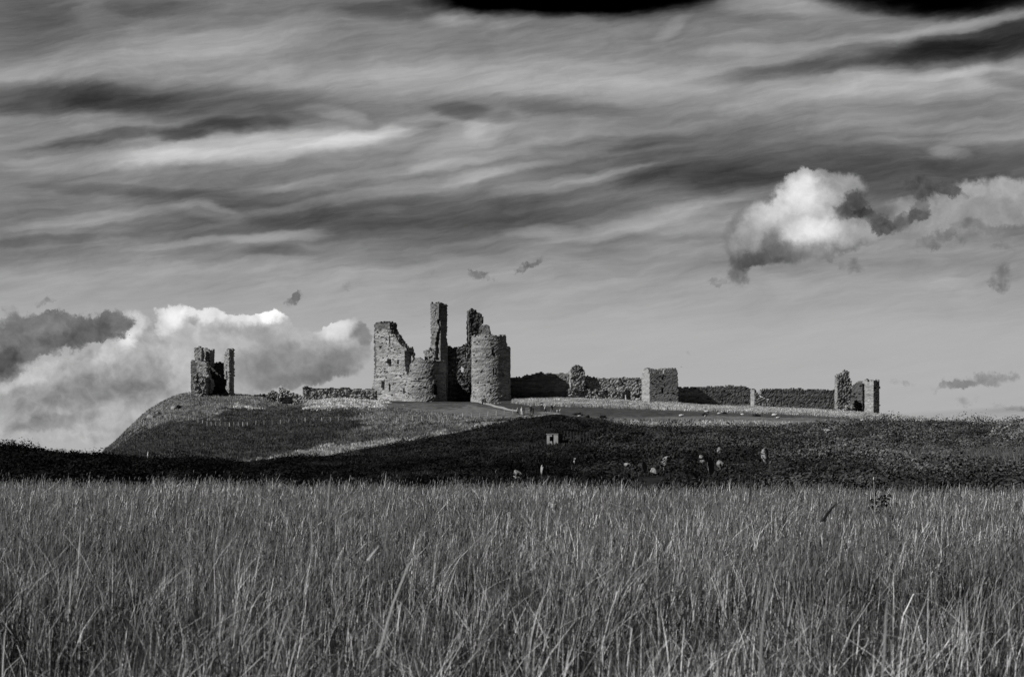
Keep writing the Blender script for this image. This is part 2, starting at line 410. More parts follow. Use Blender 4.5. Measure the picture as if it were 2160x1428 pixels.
# top of the near bank
YB = prof([(-2600, 190), (0, 190), (200, 200), (300, 230), (480, 270), (700, 290), (1000, 315), (1180, 320), (1300, 310), (1500, 300), (1800, 300), (2160, 280), (4800, 280)])
B_ = prof([(-2600, 935), (0, 956), (60, 963), (100, 966), (150, 973), (200, 970), (240, 975), (300, 978), (400, 979), (480, 986), (530, 984), (700, 966), (860, 938), (1000, 910), (1090, 889), (1180, 878), (1230, 896), (1300, 908), (1400, 912), (1500, 910), (1600, 908), (1750, 904), (1850, 898), (1950, 897), (2000, 900), (2160, 902), (4800, 905)])
MB = prof([(-2600, 985), (0, 995), (300, 1000), (530, 1004), (700, 996), (1000, 970), (1180, 950), (1300, 955), (1600, 958), (2160, 958), (4800, 965)])     # bank half way up
YF = prof([(-2600, 62), (0, 62), (700, 57), (1200, 54), (2160, 50), (4800, 50)])   # far edge of the field

pxs = np.concatenate([np.arange(-2600, -200, 60), np.arange(-200, 2360, 4), np.arange(2360, 4801, 60)]).astype(float)
ys = np.concatenate([np.linspace(3, 70, 60), np.linspace(72, 300, 90)[0:], np.linspace(302, 500, 120), np.linspace(510, 800, 20), [1000, 1500]])
nC, nR = len(pxs), len(ys)
def ip(a): return np.interp(pxs, cols, a)
rowsY = [np.full(nC, 0.0), ip(YF), ip(YF) + 12, ip(YF) + 45, None, ip(YB), ip(YB) + 22, np.full(nC, 360.0), np.full(nC, 410.0), np.full(nC, 450.0), np.full(nC, 476.0), np.full(nC, 520.0), np.full(nC, 700.0), np.full(nC, 1600.0)]
rowsY[4] = (rowsY[3] + rowsY[5]) / 2
zC = toZ(ip(C_), 450.0)
rowsZ = [np.zeros(nC), np.zeros(nC), np.full(nC, -1.3), np.full(nC, -1.2), toZ(ip(MB), rowsY[4]), toZ(ip(B_), rowsY[5]), toZ(ip(B_) + 2.0, rowsY[6]), toZ(ip(M1), 360.0), toZ(ip(M2), 410.0), zC, zC + 0.2, zC - 3, np.full(nC, -8.0), np.full(nC, -9.0)]
RY, RZ = np.array(rowsY), np.array(rowsZ)
ZG = np.zeros((nR, nC))
for j in range(nC):
    ZG[:, j] = np.interp(ys, RY[:, j], RZ[:, j])
def smooth(a, n, ax):
    for _ in range(n):
        p = np.concatenate([np.take(a, [0], ax), a, np.take(a, [-1], ax)], ax)
        L = a.shape[ax]
        a = 0.25 * np.take(p, range(0, L), ax) + 0.5 * np.take(p, range(1, L + 1), ax) + 0.25 * np.take(p, range(2, L + 2), ax)
    return a
ZG = smooth(smooth(ZG, 4, 0), 2, 1)
YY, PXG = np.meshgrid(ys, pxs, indexing='ij')
XG = toX(PXG, YY)
rough = np.clip((YY - 58) / 40, 0, 1)
lawn_poly = [(820, 843), (1090, 843), (1180, 852), (1400, 862), (1700, 872), (1930, 886), (1700, 893), (1450, 886), (1180, 885), (1000, 880), (820, 860)]
PYG = toPY(ZG, YY)
rough2 = np.where(inpoly(lawn_poly, PXG, PYG) & (YY > 320), 0.25, 1.0)
ZG = ZG + rough * rough2 * ((fbm(XG / 9, YY / 9, seed=3) - 0.5) * 1.1 + (fbm(XG / 2.2, YY / 2.2, seed=5) - 0.5) * 0.6)
ZG = ZG + (1 - rough) * (fbm(XG / 6, YY / 6, seed=4) - 0.5) * 0.16
PYG = toPY(ZG, YY)

def ground(X, Y):
    """terrain height by bilinear lookup in the grid"""
    X = np.asarray(X, float); Y = np.asarray(Y, float)
    px = np.clip(toPX(X, Y), pxs[0], pxs[-1] - 1e-3); yy = np.clip(Y, ys[0], ys[-1] - 1e-3)
    j = np.clip(np.searchsorted(pxs, px, side='right') - 1, 0, nC - 2); i = np.clip(np.searchsorted(ys, yy, side='right') - 1, 0, nR - 2)
    a = (px - pxs[j]) / (pxs[j + 1] - pxs[j]); b = (yy - ys[i]) / (ys[i + 1] - ys[i])
    return (ZG[i, j] * (1 - a) + ZG[i, j + 1] * a) * (1 - b) + (ZG[i + 1, j] * (1 - a) + ZG[i + 1, j + 1] * a) * b

def at_py(px, py, y0=300.0, y1=470.0):
    """first point of the terrain from y0 outwards seen at the pixel"""
    yy = np.linspace(y0, y1, 500)
    q = toPY(ground(toX(px, yy), yy), yy)
    k_ = np.argmax(q <= py) if (q <= py).any() else int(np.argmin(q))
    Y = yy[k_]
    return float(toX(px, Y)), float(Y), float(ground(toX(px, Y), Y))

# ground cover: what grows where (plant albedo; the near bank also carries painted shade)
YBc = np.interp(pxs, cols, YB)[None, :].repeat(nR, 0)
def zone(PX, PY, Y, n):
    Xw = toX(PX, Y); n2 = fbm(Xw / 1.6, Y / 1.6, seed=23, oct=3)
    c = np.full(np.shape(PX), 0.06)
    hill = Y > 230
    def P(poly, v, jit=7):
        m = inpoly(poly, PX + (n - 0.5) * jit * 9 + (n2 - .5) * jit * 5, PY + (n - 0.5) * jit * 1.6 + (n2 - .5) * jit * 1.6) & hill
        c[m] = v
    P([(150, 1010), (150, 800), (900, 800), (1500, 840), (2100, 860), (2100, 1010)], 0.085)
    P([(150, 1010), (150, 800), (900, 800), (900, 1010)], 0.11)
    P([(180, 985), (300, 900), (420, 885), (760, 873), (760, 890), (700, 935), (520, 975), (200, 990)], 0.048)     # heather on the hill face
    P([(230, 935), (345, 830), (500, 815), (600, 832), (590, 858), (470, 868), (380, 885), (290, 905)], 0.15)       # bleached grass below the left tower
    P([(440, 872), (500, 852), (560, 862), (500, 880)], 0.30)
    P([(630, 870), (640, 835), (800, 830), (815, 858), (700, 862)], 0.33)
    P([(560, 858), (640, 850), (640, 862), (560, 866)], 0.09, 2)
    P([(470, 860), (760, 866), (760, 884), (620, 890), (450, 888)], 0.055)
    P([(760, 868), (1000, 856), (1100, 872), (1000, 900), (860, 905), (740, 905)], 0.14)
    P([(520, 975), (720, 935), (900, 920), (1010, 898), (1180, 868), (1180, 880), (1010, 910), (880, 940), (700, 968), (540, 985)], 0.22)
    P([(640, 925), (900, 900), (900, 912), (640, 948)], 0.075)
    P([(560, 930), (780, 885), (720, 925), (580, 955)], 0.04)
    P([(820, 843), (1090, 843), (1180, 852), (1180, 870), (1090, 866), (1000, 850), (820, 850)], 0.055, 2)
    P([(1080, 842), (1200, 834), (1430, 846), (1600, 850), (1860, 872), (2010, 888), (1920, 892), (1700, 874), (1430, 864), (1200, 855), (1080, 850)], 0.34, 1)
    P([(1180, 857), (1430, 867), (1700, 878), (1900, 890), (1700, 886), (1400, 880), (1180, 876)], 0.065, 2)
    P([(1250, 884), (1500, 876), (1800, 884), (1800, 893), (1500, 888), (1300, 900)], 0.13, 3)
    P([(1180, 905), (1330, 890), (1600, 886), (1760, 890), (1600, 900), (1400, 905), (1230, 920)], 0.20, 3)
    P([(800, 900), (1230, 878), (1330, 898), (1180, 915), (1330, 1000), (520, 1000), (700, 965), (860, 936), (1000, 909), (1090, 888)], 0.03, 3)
    return c
nz_ = fbm(XG / 5, YY / 5, seed=21)
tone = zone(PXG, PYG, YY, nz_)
tone = np.where(YY > YBc + 14, tone, np.interp(PXG, [900, 1500], [0.012, 0.028]))  # bank soil darkened leftwards, cloud shadow painted into the tone
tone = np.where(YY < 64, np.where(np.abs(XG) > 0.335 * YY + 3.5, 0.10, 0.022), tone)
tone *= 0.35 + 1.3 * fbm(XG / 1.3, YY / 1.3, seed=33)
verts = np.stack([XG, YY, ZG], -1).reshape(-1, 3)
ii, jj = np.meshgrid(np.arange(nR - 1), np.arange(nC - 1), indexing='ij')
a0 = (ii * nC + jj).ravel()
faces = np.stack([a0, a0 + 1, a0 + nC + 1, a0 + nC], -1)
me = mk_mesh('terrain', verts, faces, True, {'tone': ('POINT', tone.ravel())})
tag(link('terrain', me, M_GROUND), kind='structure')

# flat ground round and behind the viewpoint, and the sea beyond the headland
gv = np.array([(-400, -400, -0.12), (400, -400, -0.12), (400, 45, -0.12), (-400, 45, -0.12)])
me = mk_mesh('ground', gv, [[0, 1, 2, 3]], False, {'tone': ('POINT', [0.022] * 4)})
tag(link('ground', me, M_GROUND), kind='structure')
gv = np.array([(-20000, -20000, -10), (20000, -20000, -10), (20000, 30000, -10), (-20000, 30000, -10)])
me = mk_mesh('sea', gv, [[0, 1, 2, 3]])
tag(link('sea', me, M_WATER), kind='structure')

# ================================================================ masonry
HS = rng.random((400, 200, 260, 3)) if False else None
def vox(name, org, ang, W, D, z0, z1, fn, s=(0.36, 0.40, 0.31), jit=0.055, parent=None, R=None, seed=0, tlo=0.16, thi=0.46, label=None, base_tone=None, rubble=0.0, mat=None, pits=True, bigd=0.10):
    """Courses of stones on a lattice; every exposed stone face is kept, its corners displaced.
    local x runs along the wall, local y into it. With R the wall is bent round a centre (org)."""
    nx, ny, nz = max(1, int(round(W / s[0]))), max(1, int(round(D / s[1]))), max(1, int(round((z1 - z0) / s[2])))
    sx, sy, sz = W / nx, D / ny, (z1 - z0) / nz
    ca, sa = math.cos(ang), math.sin(ang)
    def world_xyz(lx, ly, lz):
        if R is None:
            return org[0] + lx * ca - ly * sa, org[1] + lx * sa + ly * ca, z0 + lz
        th = ang + lx / R
        return org[0] + (R - ly) * np.sin(th), org[1] - (R - ly) * np.cos(th), z0 + lz
    i, j, k = np.meshgrid(np.arange(nx), np.arange(ny), np.arange(nz), indexing='ij')
    lx, ly, lz = (i + .5) * sx, (j + .5) * sy, (k + .5) * sz
    X, Y, Z = world_xyz(lx, ly, lz)
    px, py = toPX(X, Y), toPY(Z, Y)
    e = 1.6
    hx = (hash01(i // 2, k, np.full_like(i, seed)) - .5) * e; hy = (hash01(i // 3, j, k // 2 + 7 + seed) - .5) * e
    sol = fn(dict(lx=lx, ly=ly, lz=lz, X=X, Y=Y, Z=Z, px=px + hx, py=py + hy, rpx=px, rpy=py, i=i, j=j, k=k))
    sol = np.asarray(sol, bool) & np.ones_like(i, bool)
    pit = (hash01((i + k % 2) // 2, k, np.full_like(i, seed + 31)) > 0.960) & (j == 0)
    if pits: sol &= ~pit
    if rubble:
        nn = fbm(X * 1.3, Y * 1.3, Z * 1.3, seed=seed + 40, oct=2)
        edge = np.zeros_like(sol); edge[:, 0, :] = True; edge[:, 1, :] = hash01(i, j, k, k + seed)[:, 1, :] < 0.4
        sol &= ~(edge & (nn + (hash01(i, j, k) - .5) * .25 < 0.30 + 0.35 * rubble))
    pad = np.zeros((nx + 2, ny + 2, nz + 2), bool); pad[1:-1, 1:-1, 1:-1] = sol
    corners = {}
    off = {'+x': [(1, 0, 0), (1, 1, 0), (1, 1, 1), (1, 0, 1)], '-x': [(0, 1, 0), (0, 0, 0), (0, 0, 1), (0, 1, 1)],
           '+y': [(1, 1, 0), (0, 1, 0), (0, 1, 1), (1, 1, 1)], '-y': [(0, 0, 0), (1, 0, 0), (1, 0, 1), (0, 0, 1)],
           '+z': [(0, 0, 1), (1, 0, 1), (1, 1, 1), (0, 1, 1)], '-z': [(0, 1, 0), (1, 1, 0), (1, 0, 0), (0, 0, 0)]}
    nb = {'+x': (2, 1, 1), '-x': (0, 1, 1), '+y': (1, 2, 1), '-y': (1, 0, 1), '+z': (1, 1, 2), '-z': (1, 1, 0)}
    F_, T_ = [], []
    stone = 0.62 * hash01((i + k % 3) // 3, j // 2, k, np.full_like(i, seed + 5)) + 0.38 * hash01(i * 0, k, i * 0 + seed)
    tonev = tlo + (thi - tlo) * stone
    if base_tone is not None: tonev = tonev * base_tone(px, py)
    tonev = tonev * (0.82 + 0.36 * fbm(X / 3, Y / 3, Z / 3, seed=seed + 9, oct=3))
    for d, o4 in off.items():
        n = nb[d]
        q = sol & ~pad[n[0]:n[0] + nx, n[1]:n[1] + ny, n[2]:n[2] + nz]
        if d == '-z': q[:, :, 0] = False
        ci, cj, ck = np.nonzero(q)
        ids = [((ci + a) * (ny + 1) + (cj + b)) * (nz + 1) + (ck + c) for a, b, c in o4]
        F_.append(np.stack(ids, -1)); T_.append(tonev[ci, cj, ck])
    F_ = np.concatenate(F_); T_ = np.concatenate(T_)
    u, inv = np.unique(F_, return_inverse=True)
    inv = inv.reshape(F_.shape)
    vi, r = u // ((ny + 1) * (nz + 1)), u % ((ny + 1) * (nz + 1))
    vj, vk = r // (nz + 1), r % (nz + 1)
    js = [(hash01(vi, vj, vk, np.full_like(vi, seed * 3 + q)) - .5) * 2 for q in range(3)]
    VX, VY, VZ = world_xyz(vi * sx + js[0] * jit, vj * sy + js[1] * jit * 1.7, vk * sz + js[2] * jit * 0.6)
    big = (fbm(VX / 1.8, VY / 1.8, VZ / 1.8, seed=seed + 77, oct=2) - .5) * bigd
    me = mk_mesh(name, np.stack([VX + big, VY + big, VZ], -1), inv, False, {'tone': ('FACE', T_)})
    o = link(name, me, mat or M_STONE, parent)
    if label: o['label'] = label
    return o

def wall(name, A, B, thick, poly, holes=(), niches=(), parent=None, seed=0, z0=None, **kw):
    """wall from A=(px,Y) to B=(px,Y); poly is its outline, holes go through, niches are (poly, depth)"""
    ax, ay, bx, by = toX(A[0], A[1]), A[1], toX(B[0], B[1]), B[1]
    L = math.hypot(bx - ax, by - ay); ang = math.atan2(by - ay, bx - ax)
    top = min(p[1] for p in poly); bot = max(p[1] for p in poly)
    Ym = max(A[1], B[1])
    z1 = float(toZ(top, Ym)) + 0.5
    if z0 is None: z0 = float(min(toZ(bot, A[1]), toZ(bot, B[1]))) - 1.2
    # outline is judged on the front face
    def fn(q):
        lx = q['lx']; fx = ax + lx * math.cos(ang); fy = ay + lx * math.sin(ang)
        px = toPX(fx, fy) + (q['px'] - q['rpx']); py = toPY(q['Z'], fy) + (q['py'] - q['rpy'])
        dz = (hash01(q['i'], q['j'] // 2, q['k'] * 0 + seed) - .5) * 1.5 + (q['j'] > 1) * (hash01(q['i'] // 3, q['j']) - .5) * 3
        s_ = inpoly([(x, y if y < bot - 1 else y + 60) for x, y in poly], px, py + dz)
        for h in holes: s_ &= ~inpoly(h, px - (q['px'] - q['rpx']), py - (q['py'] - q['rpy']))
        for h, dp in niches: s_ &= ~(inpoly(h, px - (q['px'] - q['rpx']), py - (q['py'] - q['rpy'])) & (q['ly'] < dp))
        return s_
    return vox(name, (ax, ay), ang, L, thick, z0, z1, fn, parent=parent, seed=seed, **kw)

def drum(name, cpx, Y, R, thick, top, bot, holes=(), niches=(), parent=None, seed=0, a0=-math.pi, **kw):
    """round tower; top is a profile (px, py) across its face, the back half keeps the mean height"""
    cx = toX(cpx, Y)
    t = np.array(top, float); z1 = float(toZ(t[:, 1].min(), Y)) + 1
    z0 = float(toZ(bot, Y)) - 1.5
    def fn(q):
        front = q['Y'] < Y + 0.5
        tp = np.interp(q['px'], t[:, 0], t[:, 1]) + (hash01(q['i'] // 2, q['i'] * 0 + seed) - .5) * 5 * (hash01(q['i'] // 2, q['i'] * 0 + 3 + seed) > .4)
        s_ = np.where(front, q['py'] > tp, q['py'] > np.maximum(t[:, 1].max() - 3, tp))
        for h in holes: s_ &= ~(inpoly(h, q['rpx'], q['rpy']) & front)
        for h, dp in niches: s_ &= ~(inpoly(h, q['rpx'], q['rpy']) & front & (q['ly'] < (9 if dp > 1 else dp)))
        return s_
    return vox(name, (cx, Y), a0, 2 * math.pi * R, thick, z0, z1, fn, R=R, parent=parent, seed=seed, **kw)

def solid(name, cpx, Yc, W, D, rot, poly, bot, parent=None, seed=0, extra=None, top=None, **kw):
    """square stack of masonry turned by rot degrees, its skyline cut by poly"""
    cx = toX(cpx, Yc); a = math.radians(rot)
    ox = cx - W / 2 * math.cos(a) + D / 2 * math.sin(a); oy = Yc - W / 2 * math.sin(a) - D / 2 * math.cos(a)
    tp = min(p[1] for p in poly) if poly else top
    z1 = float(toZ(tp, Yc)) + 0.5; z0 = float(toZ(bot, Yc)) - 1.2
    def fn(q):
        s_ = inpoly([(x, y if y < bot - 1 else y + 60) for x, y in poly], q['px'], q['py'] + (hash01(q['i'] // 2, q['j'] // 2, q['i'] * 0 + seed) - .5) * 3.5) if poly else q['py'] > top
        if extra: s_ = s_ & extra(q)
        return s_
    return vox(name, (ox, oy), a, W, D, z0, z1, fn, parent=parent, seed=seed, **kw)

def R1(X, Y): return (770 + X / 5.712, 620 + Y / 5.712)
def RP(*pts): return [R1(*p) for p in pts]

# ---------------------------------------------------------------- great gatehouse
gate_root = empty('castle_gatehouse', (toX(935, 455), 455, float(ground(toX(935, 455), 455))))
tag(gate_root, 'tallest ruined castle gatehouse with two drum towers and jagged turrets on the grassy rise', 'castle ruin')
def grp(o):
    o.parent = gate_root; o.matrix_parent_inverse = Matrix.Translation(-gate_root.location)
    return o

def mottle(px, py):      # courses of darker weathering across the face
    return 0.72 + 0.56 * fbm(px / 22, py / 4, seed=90, oct=4)
# flank wall running back to the left from the left drum
flank = RP((84, 1300), (84, 1120), (100, 1050), (122, 1040), (125, 920), (136, 900), (132, 700), (122, 540), (116, 375), (130, 372), (140, 342), (296, 344), (306, 430), (320, 445), (324, 478),
           (350, 492), (372, 540), (410, 590), (440, 632), (478, 640), (502, 664), (498, 700), (516, 720), (512, 800), (545, 868), (530, 900), (545, 940), (535, 985), (560, 1000), (640, 1010), (640, 1300))
fl_n = [(RP((268, 780), (318, 775), (320, 850), (300, 880), (268, 830)), 2.2), (RP((386, 790), (408, 790), (408, 845), (386, 845)), 2.2), (RP((195, 1050), (232, 1040), (236, 1160), (205, 1160)), 2.2),
        (RP((288, 1080), (308, 1080), (310, 1175), (290, 1175)), 2.2), (RP((480, 690), (512, 690), (516, 760), (548, 880), (538, 960), (515, 985), (495, 940), (478, 860)), 1.6), (RP((458, 1130), (476, 1130), (476, 1200), (458, 1200)), 0.8),
        (RP((285, 600), (290, 500), (360, 500), (380, 600), (340, 610)), 0.5)]
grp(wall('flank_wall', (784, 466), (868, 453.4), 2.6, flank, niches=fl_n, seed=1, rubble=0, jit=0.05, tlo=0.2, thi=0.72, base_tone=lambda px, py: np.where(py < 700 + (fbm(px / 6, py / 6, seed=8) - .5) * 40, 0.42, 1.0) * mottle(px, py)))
# a thin return wall behind the flank so the corner turret has thickness
grp(solid('corner_turret', 808, 467, 3.8, 3.4, -28, RP((116, 1200), (116, 376), (140, 344), (296, 346), (306, 430), (322, 500), (322, 1200)), 835, seed=2, tlo=0.12, thi=0.3))
# left drum
grp(drum('drum_tower', 899, 455.5, 5.2, 1.9, RP((480, 1000), (540, 960), (552, 850), (565, 825), (592, 822), (602, 795), (615, 780), (640, 766), (668, 768), (690, 785), (715, 800), (850, 800), (1010, 800)), 846,
         niches=[(RP((796, 910), (842, 905), (846, 990), (798, 990)), 1.2), (RP((818, 1090), (850, 1080), (872, 1140), (872, 1220), (826, 1215)), 1.2), (RP((560, 1052), (690, 1048), (690, 1062), (560, 1066)), 0.5), (RP((640, 1016), (690, 1016), (690, 1000), (760, 1000), (760, 1010), (700, 1014), (700, 1024), (640, 1026)), 0.5)],
         seed=3, rubble=0, jit=0.045, base_tone=mottle, tlo=0.2, thi=0.55))
# tall turret behind it
tall = RP((700, 1300), (724, 790), (712, 700), (712, 690), (780, 640), (782, 625), (800, 612), (795, 520), (802, 500), (793, 470), (800, 400), (785, 350), (790, 310), (772, 300), (755, 235), (770, 228), (770, 180), (782, 175), (773, 108), (808, 108), (812, 130), (850, 130), (854, 106),
          (884, 108), (888, 116), (944, 122), (946, 136), (986, 140), (985, 440), (975, 520), (998, 640), (1012, 740), (1034, 840), (1060, 1300))
lit_edge = RP((890, 196), (905, 270), (868, 330), (900, 400), (866, 480), (850, 600), (846, 780), (846, 1300), (1100, 1300), (1100, 196))
grp(solid('stair_turret', 926.5, 459.5, 3.3, 3.3, -46, tall, 848, seed=4, tlo=0.16, thi=0.44, base_tone=mottle, s=(.3, .3, .3),
           extra=lambda q: ~(inpoly(lit_edge, q['px'], q['py']) & (q['ly'] < 1.0) & (q['rpx'] < 929)) & ~(inpoly(RP((845, 190), (860, 190), (860, 275), (845, 275)), q['px'], q['py']) & (q['Y'] < 460))))
grp(wall('stub_wall', (893, 459), (918, 458), 1.8, RP((712, 1100), (712, 690), (730, 672), (762, 665), (775, 642), (850, 610), (850, 1100)), seed=41, rubble=0.2, tlo=0.3, thi=0.65))
# cornice of the turret
# wall between the drums with the gate passage; shade put into darker stone
mid = RP((940, 1300), (990, 640), (1010, 630), (1060, 650), (1095, 648), (1110, 665), (1140, 640), (1180, 622), (1206, 628), (1210, 598), (1236, 596), (1244, 562), (1290, 562), (1290, 1300))
gatehole = RP((1030, 1320), (1030, 1130), (1060, 1085), (1100, 1065), (1140, 1085), (1170, 1130), (1170, 1320))
grp(wall('curtain_between', (930, 460), (998, 459), 2.2, mid, holes=[RP((1198, 702), (1222, 702), (1222, 770), (1198, 770)), RP((1130, 900), (1150, 868), (1182, 880), (1182, 942), (1158, 962)), RP((1050, 915), (1066, 915), (1066, 955), (1050, 955))],
         niches=[(gatehole, 1.9)], seed=5, rubble=0.4, jit=0.12, tlo=0.08, thi=0.32))
0 and grp(wall('passage_wall', (936, 452.5), (996, 452.5), 1.0, RP((950, 1300), (950, 1030), (1000, 1000), (1200, 1000), (1295, 990), (1295, 1300)), holes=[gatehole], seed=51, tlo=0.08, thi=0.22))
# turret behind the right drum; tall turret's shadow put into darker stone
rt = RP((1236, 1200), (1234, 212), (1252, 206), (1262, 190), (1290, 184), (1318, 192), (1336, 215), (1340, 246), (1380, 240), (1410, 258), (1420, 300), (1420, 338), (1400, 345), (1388, 375), (1385, 430), (1372, 480), (1355, 520), (1420, 560), (1420, 1200))
grp(solid('rear_turret', 999, 461.5, 3.6, 3.6, 18, rt, 846, seed=6, tlo=0.08, thi=0.24, rubble=0.2, jit=0.07))
grp(wall('broken_vault', (1004, 459.5), (1022, 459.5), 1.6, RP((1290, 700), (1320, 560), (1360, 500), (1378, 430), (1384, 380), (1335, 330), (1340, 246), (1380, 240), (1410, 258), (1421, 300), (1421, 338), (1400, 345), (1392, 400), (1388, 700)), seed=61, jit=0.12, tlo=0.08, thi=0.2))
# right drum
rd_top = RP((1280, 560), (1290, 520), (1330, 500), (1345, 520), (1352, 500), (1365, 520), (1398, 490), (1400, 486), (1480, 492), (1510, 486), (1560, 500), (1600, 498), (1640, 500), (1670, 496), (1692, 510), (1694, 545), (1688, 575), (1702, 600), (1708, 628), (1736, 636), (1744, 650), (1752, 660))
grp(drum('drum_tower', 1035.8, 455.5, 5.2, 1.9, rd_top, 848,
         niches=[(RP((1530, 660), (1560, 655), (1565, 750), (1532, 745), (1522, 700)), 1.2), (RP((1534, 896), (1552, 892), (1552, 982), (1536, 982)), 1.2), (RP((1564, 892), (1582, 896), (1582, 982), (1564, 982)), 1.2),
                 (RP((1508, 1140), (1530, 1140), (1530, 1200), (1508, 1200)), 0.8)],
         seed=7, rubble=0, jit=0.045, base_tone=lambda px, py: np.where(py < 722, 1.05, 1.0) * mottle(px, py), tlo=0.2, thi=0.6))
grp(solid('parapet_block', 1023.5, 457.5, 3.2, 2.4, -15, RP((1372, 700), (1382, 430), (1398, 392), (1420, 384), (1470, 382), (1486, 398), (1500, 440), (1514, 486), (1514, 700)), 732, seed=8, tlo=0.12, thi=0.4))
# sloping plinth courses
for pn, (c, r, b0) in enumerate([(899, 5.45, 846), (1035.8, 5.45, 847)]):
    grp(drum('plinth', c, 455.5, r, 0.35, [(800, b0 - 11), (1100, b0 - 11)], b0, seed=9 + pn, tlo=0.3, thi=0.6))

def adopt(root, *objs):
    for o in objs:
        o.parent = root; o.matrix_parent_inverse = Matrix.Translation(-root.location)

def root_at(name, px, Y, label, cat, group=None):
    x = float(toX(px, Y)); r = empty(name, (x, Y, float(ground(x, Y))))
    return tag(r, label, cat, group)

def Q4(*p): return [(1060 + x / 5.4, 760 + y / 5.4) for x, y in p]
def Q5(*p): return [(1420 + x / 4.696, 770 + y / 4.696) for x, y in p]
def Q2(*p): return [(390 + x / 9.52, 720 + y / 9.52) for x, y in p]
def Q3(*p): return [(580 + x / 9.0, 790 + y / 9.0) for x, y in p]

# ---------------------------------------------------------------- curtain walls and towers to the right
r = root_at('curtain_wall', 1130, 461, 'long black shaded stretch of curtain wall joining the gatehouse on its right', 'wall', 'curtain walls of the castle')
adopt(r, wall('wall_face', (1062, 462), (1202, 460), 2.0, Q4((0, 520), (0, 215), (85, 205), (150, 195), (200, 200), (245, 178), (300, 168), (370, 157), (375, 145), (410, 138), (445, 143), (450, 155), (560, 156), (660, 151), (770, 152), (770, 500)), seed=11, mat=M_ASHLAR, base_tone=mottle))

r = root_at('curtain_wall', 1280, 461, 'weathered curtain wall with a dark doorway, just left of the square wall tower', 'wall', 'curtain walls of the castle')
door = Q4((1362, 500), (1365, 380), (1385, 345), (1440, 340), (1460, 360), (1462, 500))
slit = Q4((1399, 470), (1402, 385), (1418, 385), (1420, 470))
w = wall('wall_face', (1197, 459.5), (1362, 461), 2.2, Q4((740, 520), (745, 152), (930, 180), (975, 180), (985, 195), (1090, 197), (1110, 210), (1200, 208), (1310, 198), (1420, 198), (1500, 203), (1620, 203), (1630, 520)),
         holes=[slit], niches=[(door, 1.7)] + [(Q4((a, 432), (a + 14, 400), (a + 60, 402), (a + 80, 432)), 1.0) for a in (700, 800, 925, 1080, 1150, 1240, 1500)],
         seed=12, rubble=0.22, jit=0.08, tlo=0.22, thi=0.72)
adopt(r, w)
adopt(r, solid('turret_stub', 1216.5, 459.5, 3.9, 3.2, 10, Q4((750, 330), (755, 128), (798, 78), (828, 64), (885, 70), (905, 90), (912, 118), (932, 132), (930, 330)), 815, seed=13, tlo=0.25, thi=0.6, rubble=0.2, jit=0.1))
adopt(r, wall('fallen_base', (1193, 458.3), (1360, 459.8), 1.4, Q4((735, 520), (740, 330), (860, 310), (1000, 330), (1180, 335), (1330, 330), (1360, 350), (1362, 520)), seed=14, rubble=0.6, jit=0.11, tlo=0.3, thi=0.75))

r = root_at('wall_tower', 1392, 456, 'square masonry tower with two small windows, midway along the curtain wall', 'tower')
def tow_extra(q):
    return ~((inpoly(Q4((1804, 165), (1812, 165), (1812, 235), (1804, 235)), q['px'], q['py']) | inpoly(Q4((1822, 165), (1831, 165), (1831, 235), (1822, 235)), q['px'], q['py']) | inpoly(Q4((1810, 315), (1838, 315), (1838, 376), (1810, 376)), q['px'], q['py'])) & (q['ly'] < 1.2)
             ) & ~((q['ly'] < 0.8) & (q['py'] < 787 + (fbm(q['px'] / 3, q['py'] * 0, seed=4) - .5) * 6) & (q['px'] < 1400))
adopt(r, solid('tower_body', 1392, 456.5, 8.1, 6.3, 15, Q4((1590, 520), (1586, 205), (1600, 112), (1640, 100), (1700, 106), (1760, 110), (1830, 100), (1900, 100), (1970, 97), (1982, 128), (1992, 200), (2004, 520)), 853, seed=15, extra=tow_extra, tlo=0.26, thi=0.58, mat=M_ASHLAR, bigd=.015, jit=0.014))

r = root_at('curtain_wall', 1505, 460, 'curtain wall right of the square tower, crossed by a slanting dark shadow', 'wall', 'curtain walls of the castle')
adopt(r, wall('wall_face', (1424, 458), (1590, 464.5), 2.0, Q5((10, 520), (20, 222), (240, 222), (300, 218), (480, 211), (600, 206), (700, 212), (760, 228), (800, 244), (820, 270), (820, 520)), seed=16, mat=M_ASHLAR, bigd=.02, jit=0.022, tlo=0.14, thi=0.52))
adopt(r, solid('buttress', 1604, 460.3, 4.6, 2.6, 15, Q5((755, 520), (763, 240), (795, 240), (815, 256), (835, 290), (858, 325), (880, 333), (962, 337), (966, 520)), 860, seed=17, tlo=0.3, thi=0.6))

r = root_at('curtain_wall', 1700, 465, 'right-hand curtain wall with a notched left end, ending at the broken corner tower', 'wall', 'curtain walls of the castle')
adopt(r, wall('wall_face', (1603, 462.5), (1793, 470), 2.0, Q5((862, 560), (866, 328), (930, 330), (900, 300), (868, 280), (868, 246), (925, 236), (1120, 237), (1300, 240), (1500, 245), (1640, 252), (1735, 258), (1745, 320), (1750, 560)),
             niches=[(Q5((a, 440 + (a - 1100) * 0.05), (a + 12, 412 + (a - 1100) * 0.05), (a + 60, 408 + (a - 1100) * 0.05), (a + 75, 444 + (a - 1100) * 0.05)), 1.2) for a in (1110, 1190, 1270, 1370, 1430, 1530, 1620)], seed=18, mat=M_ASHLAR, bigd=.02, jit=0.022, tlo=0.14, thi=0.52))

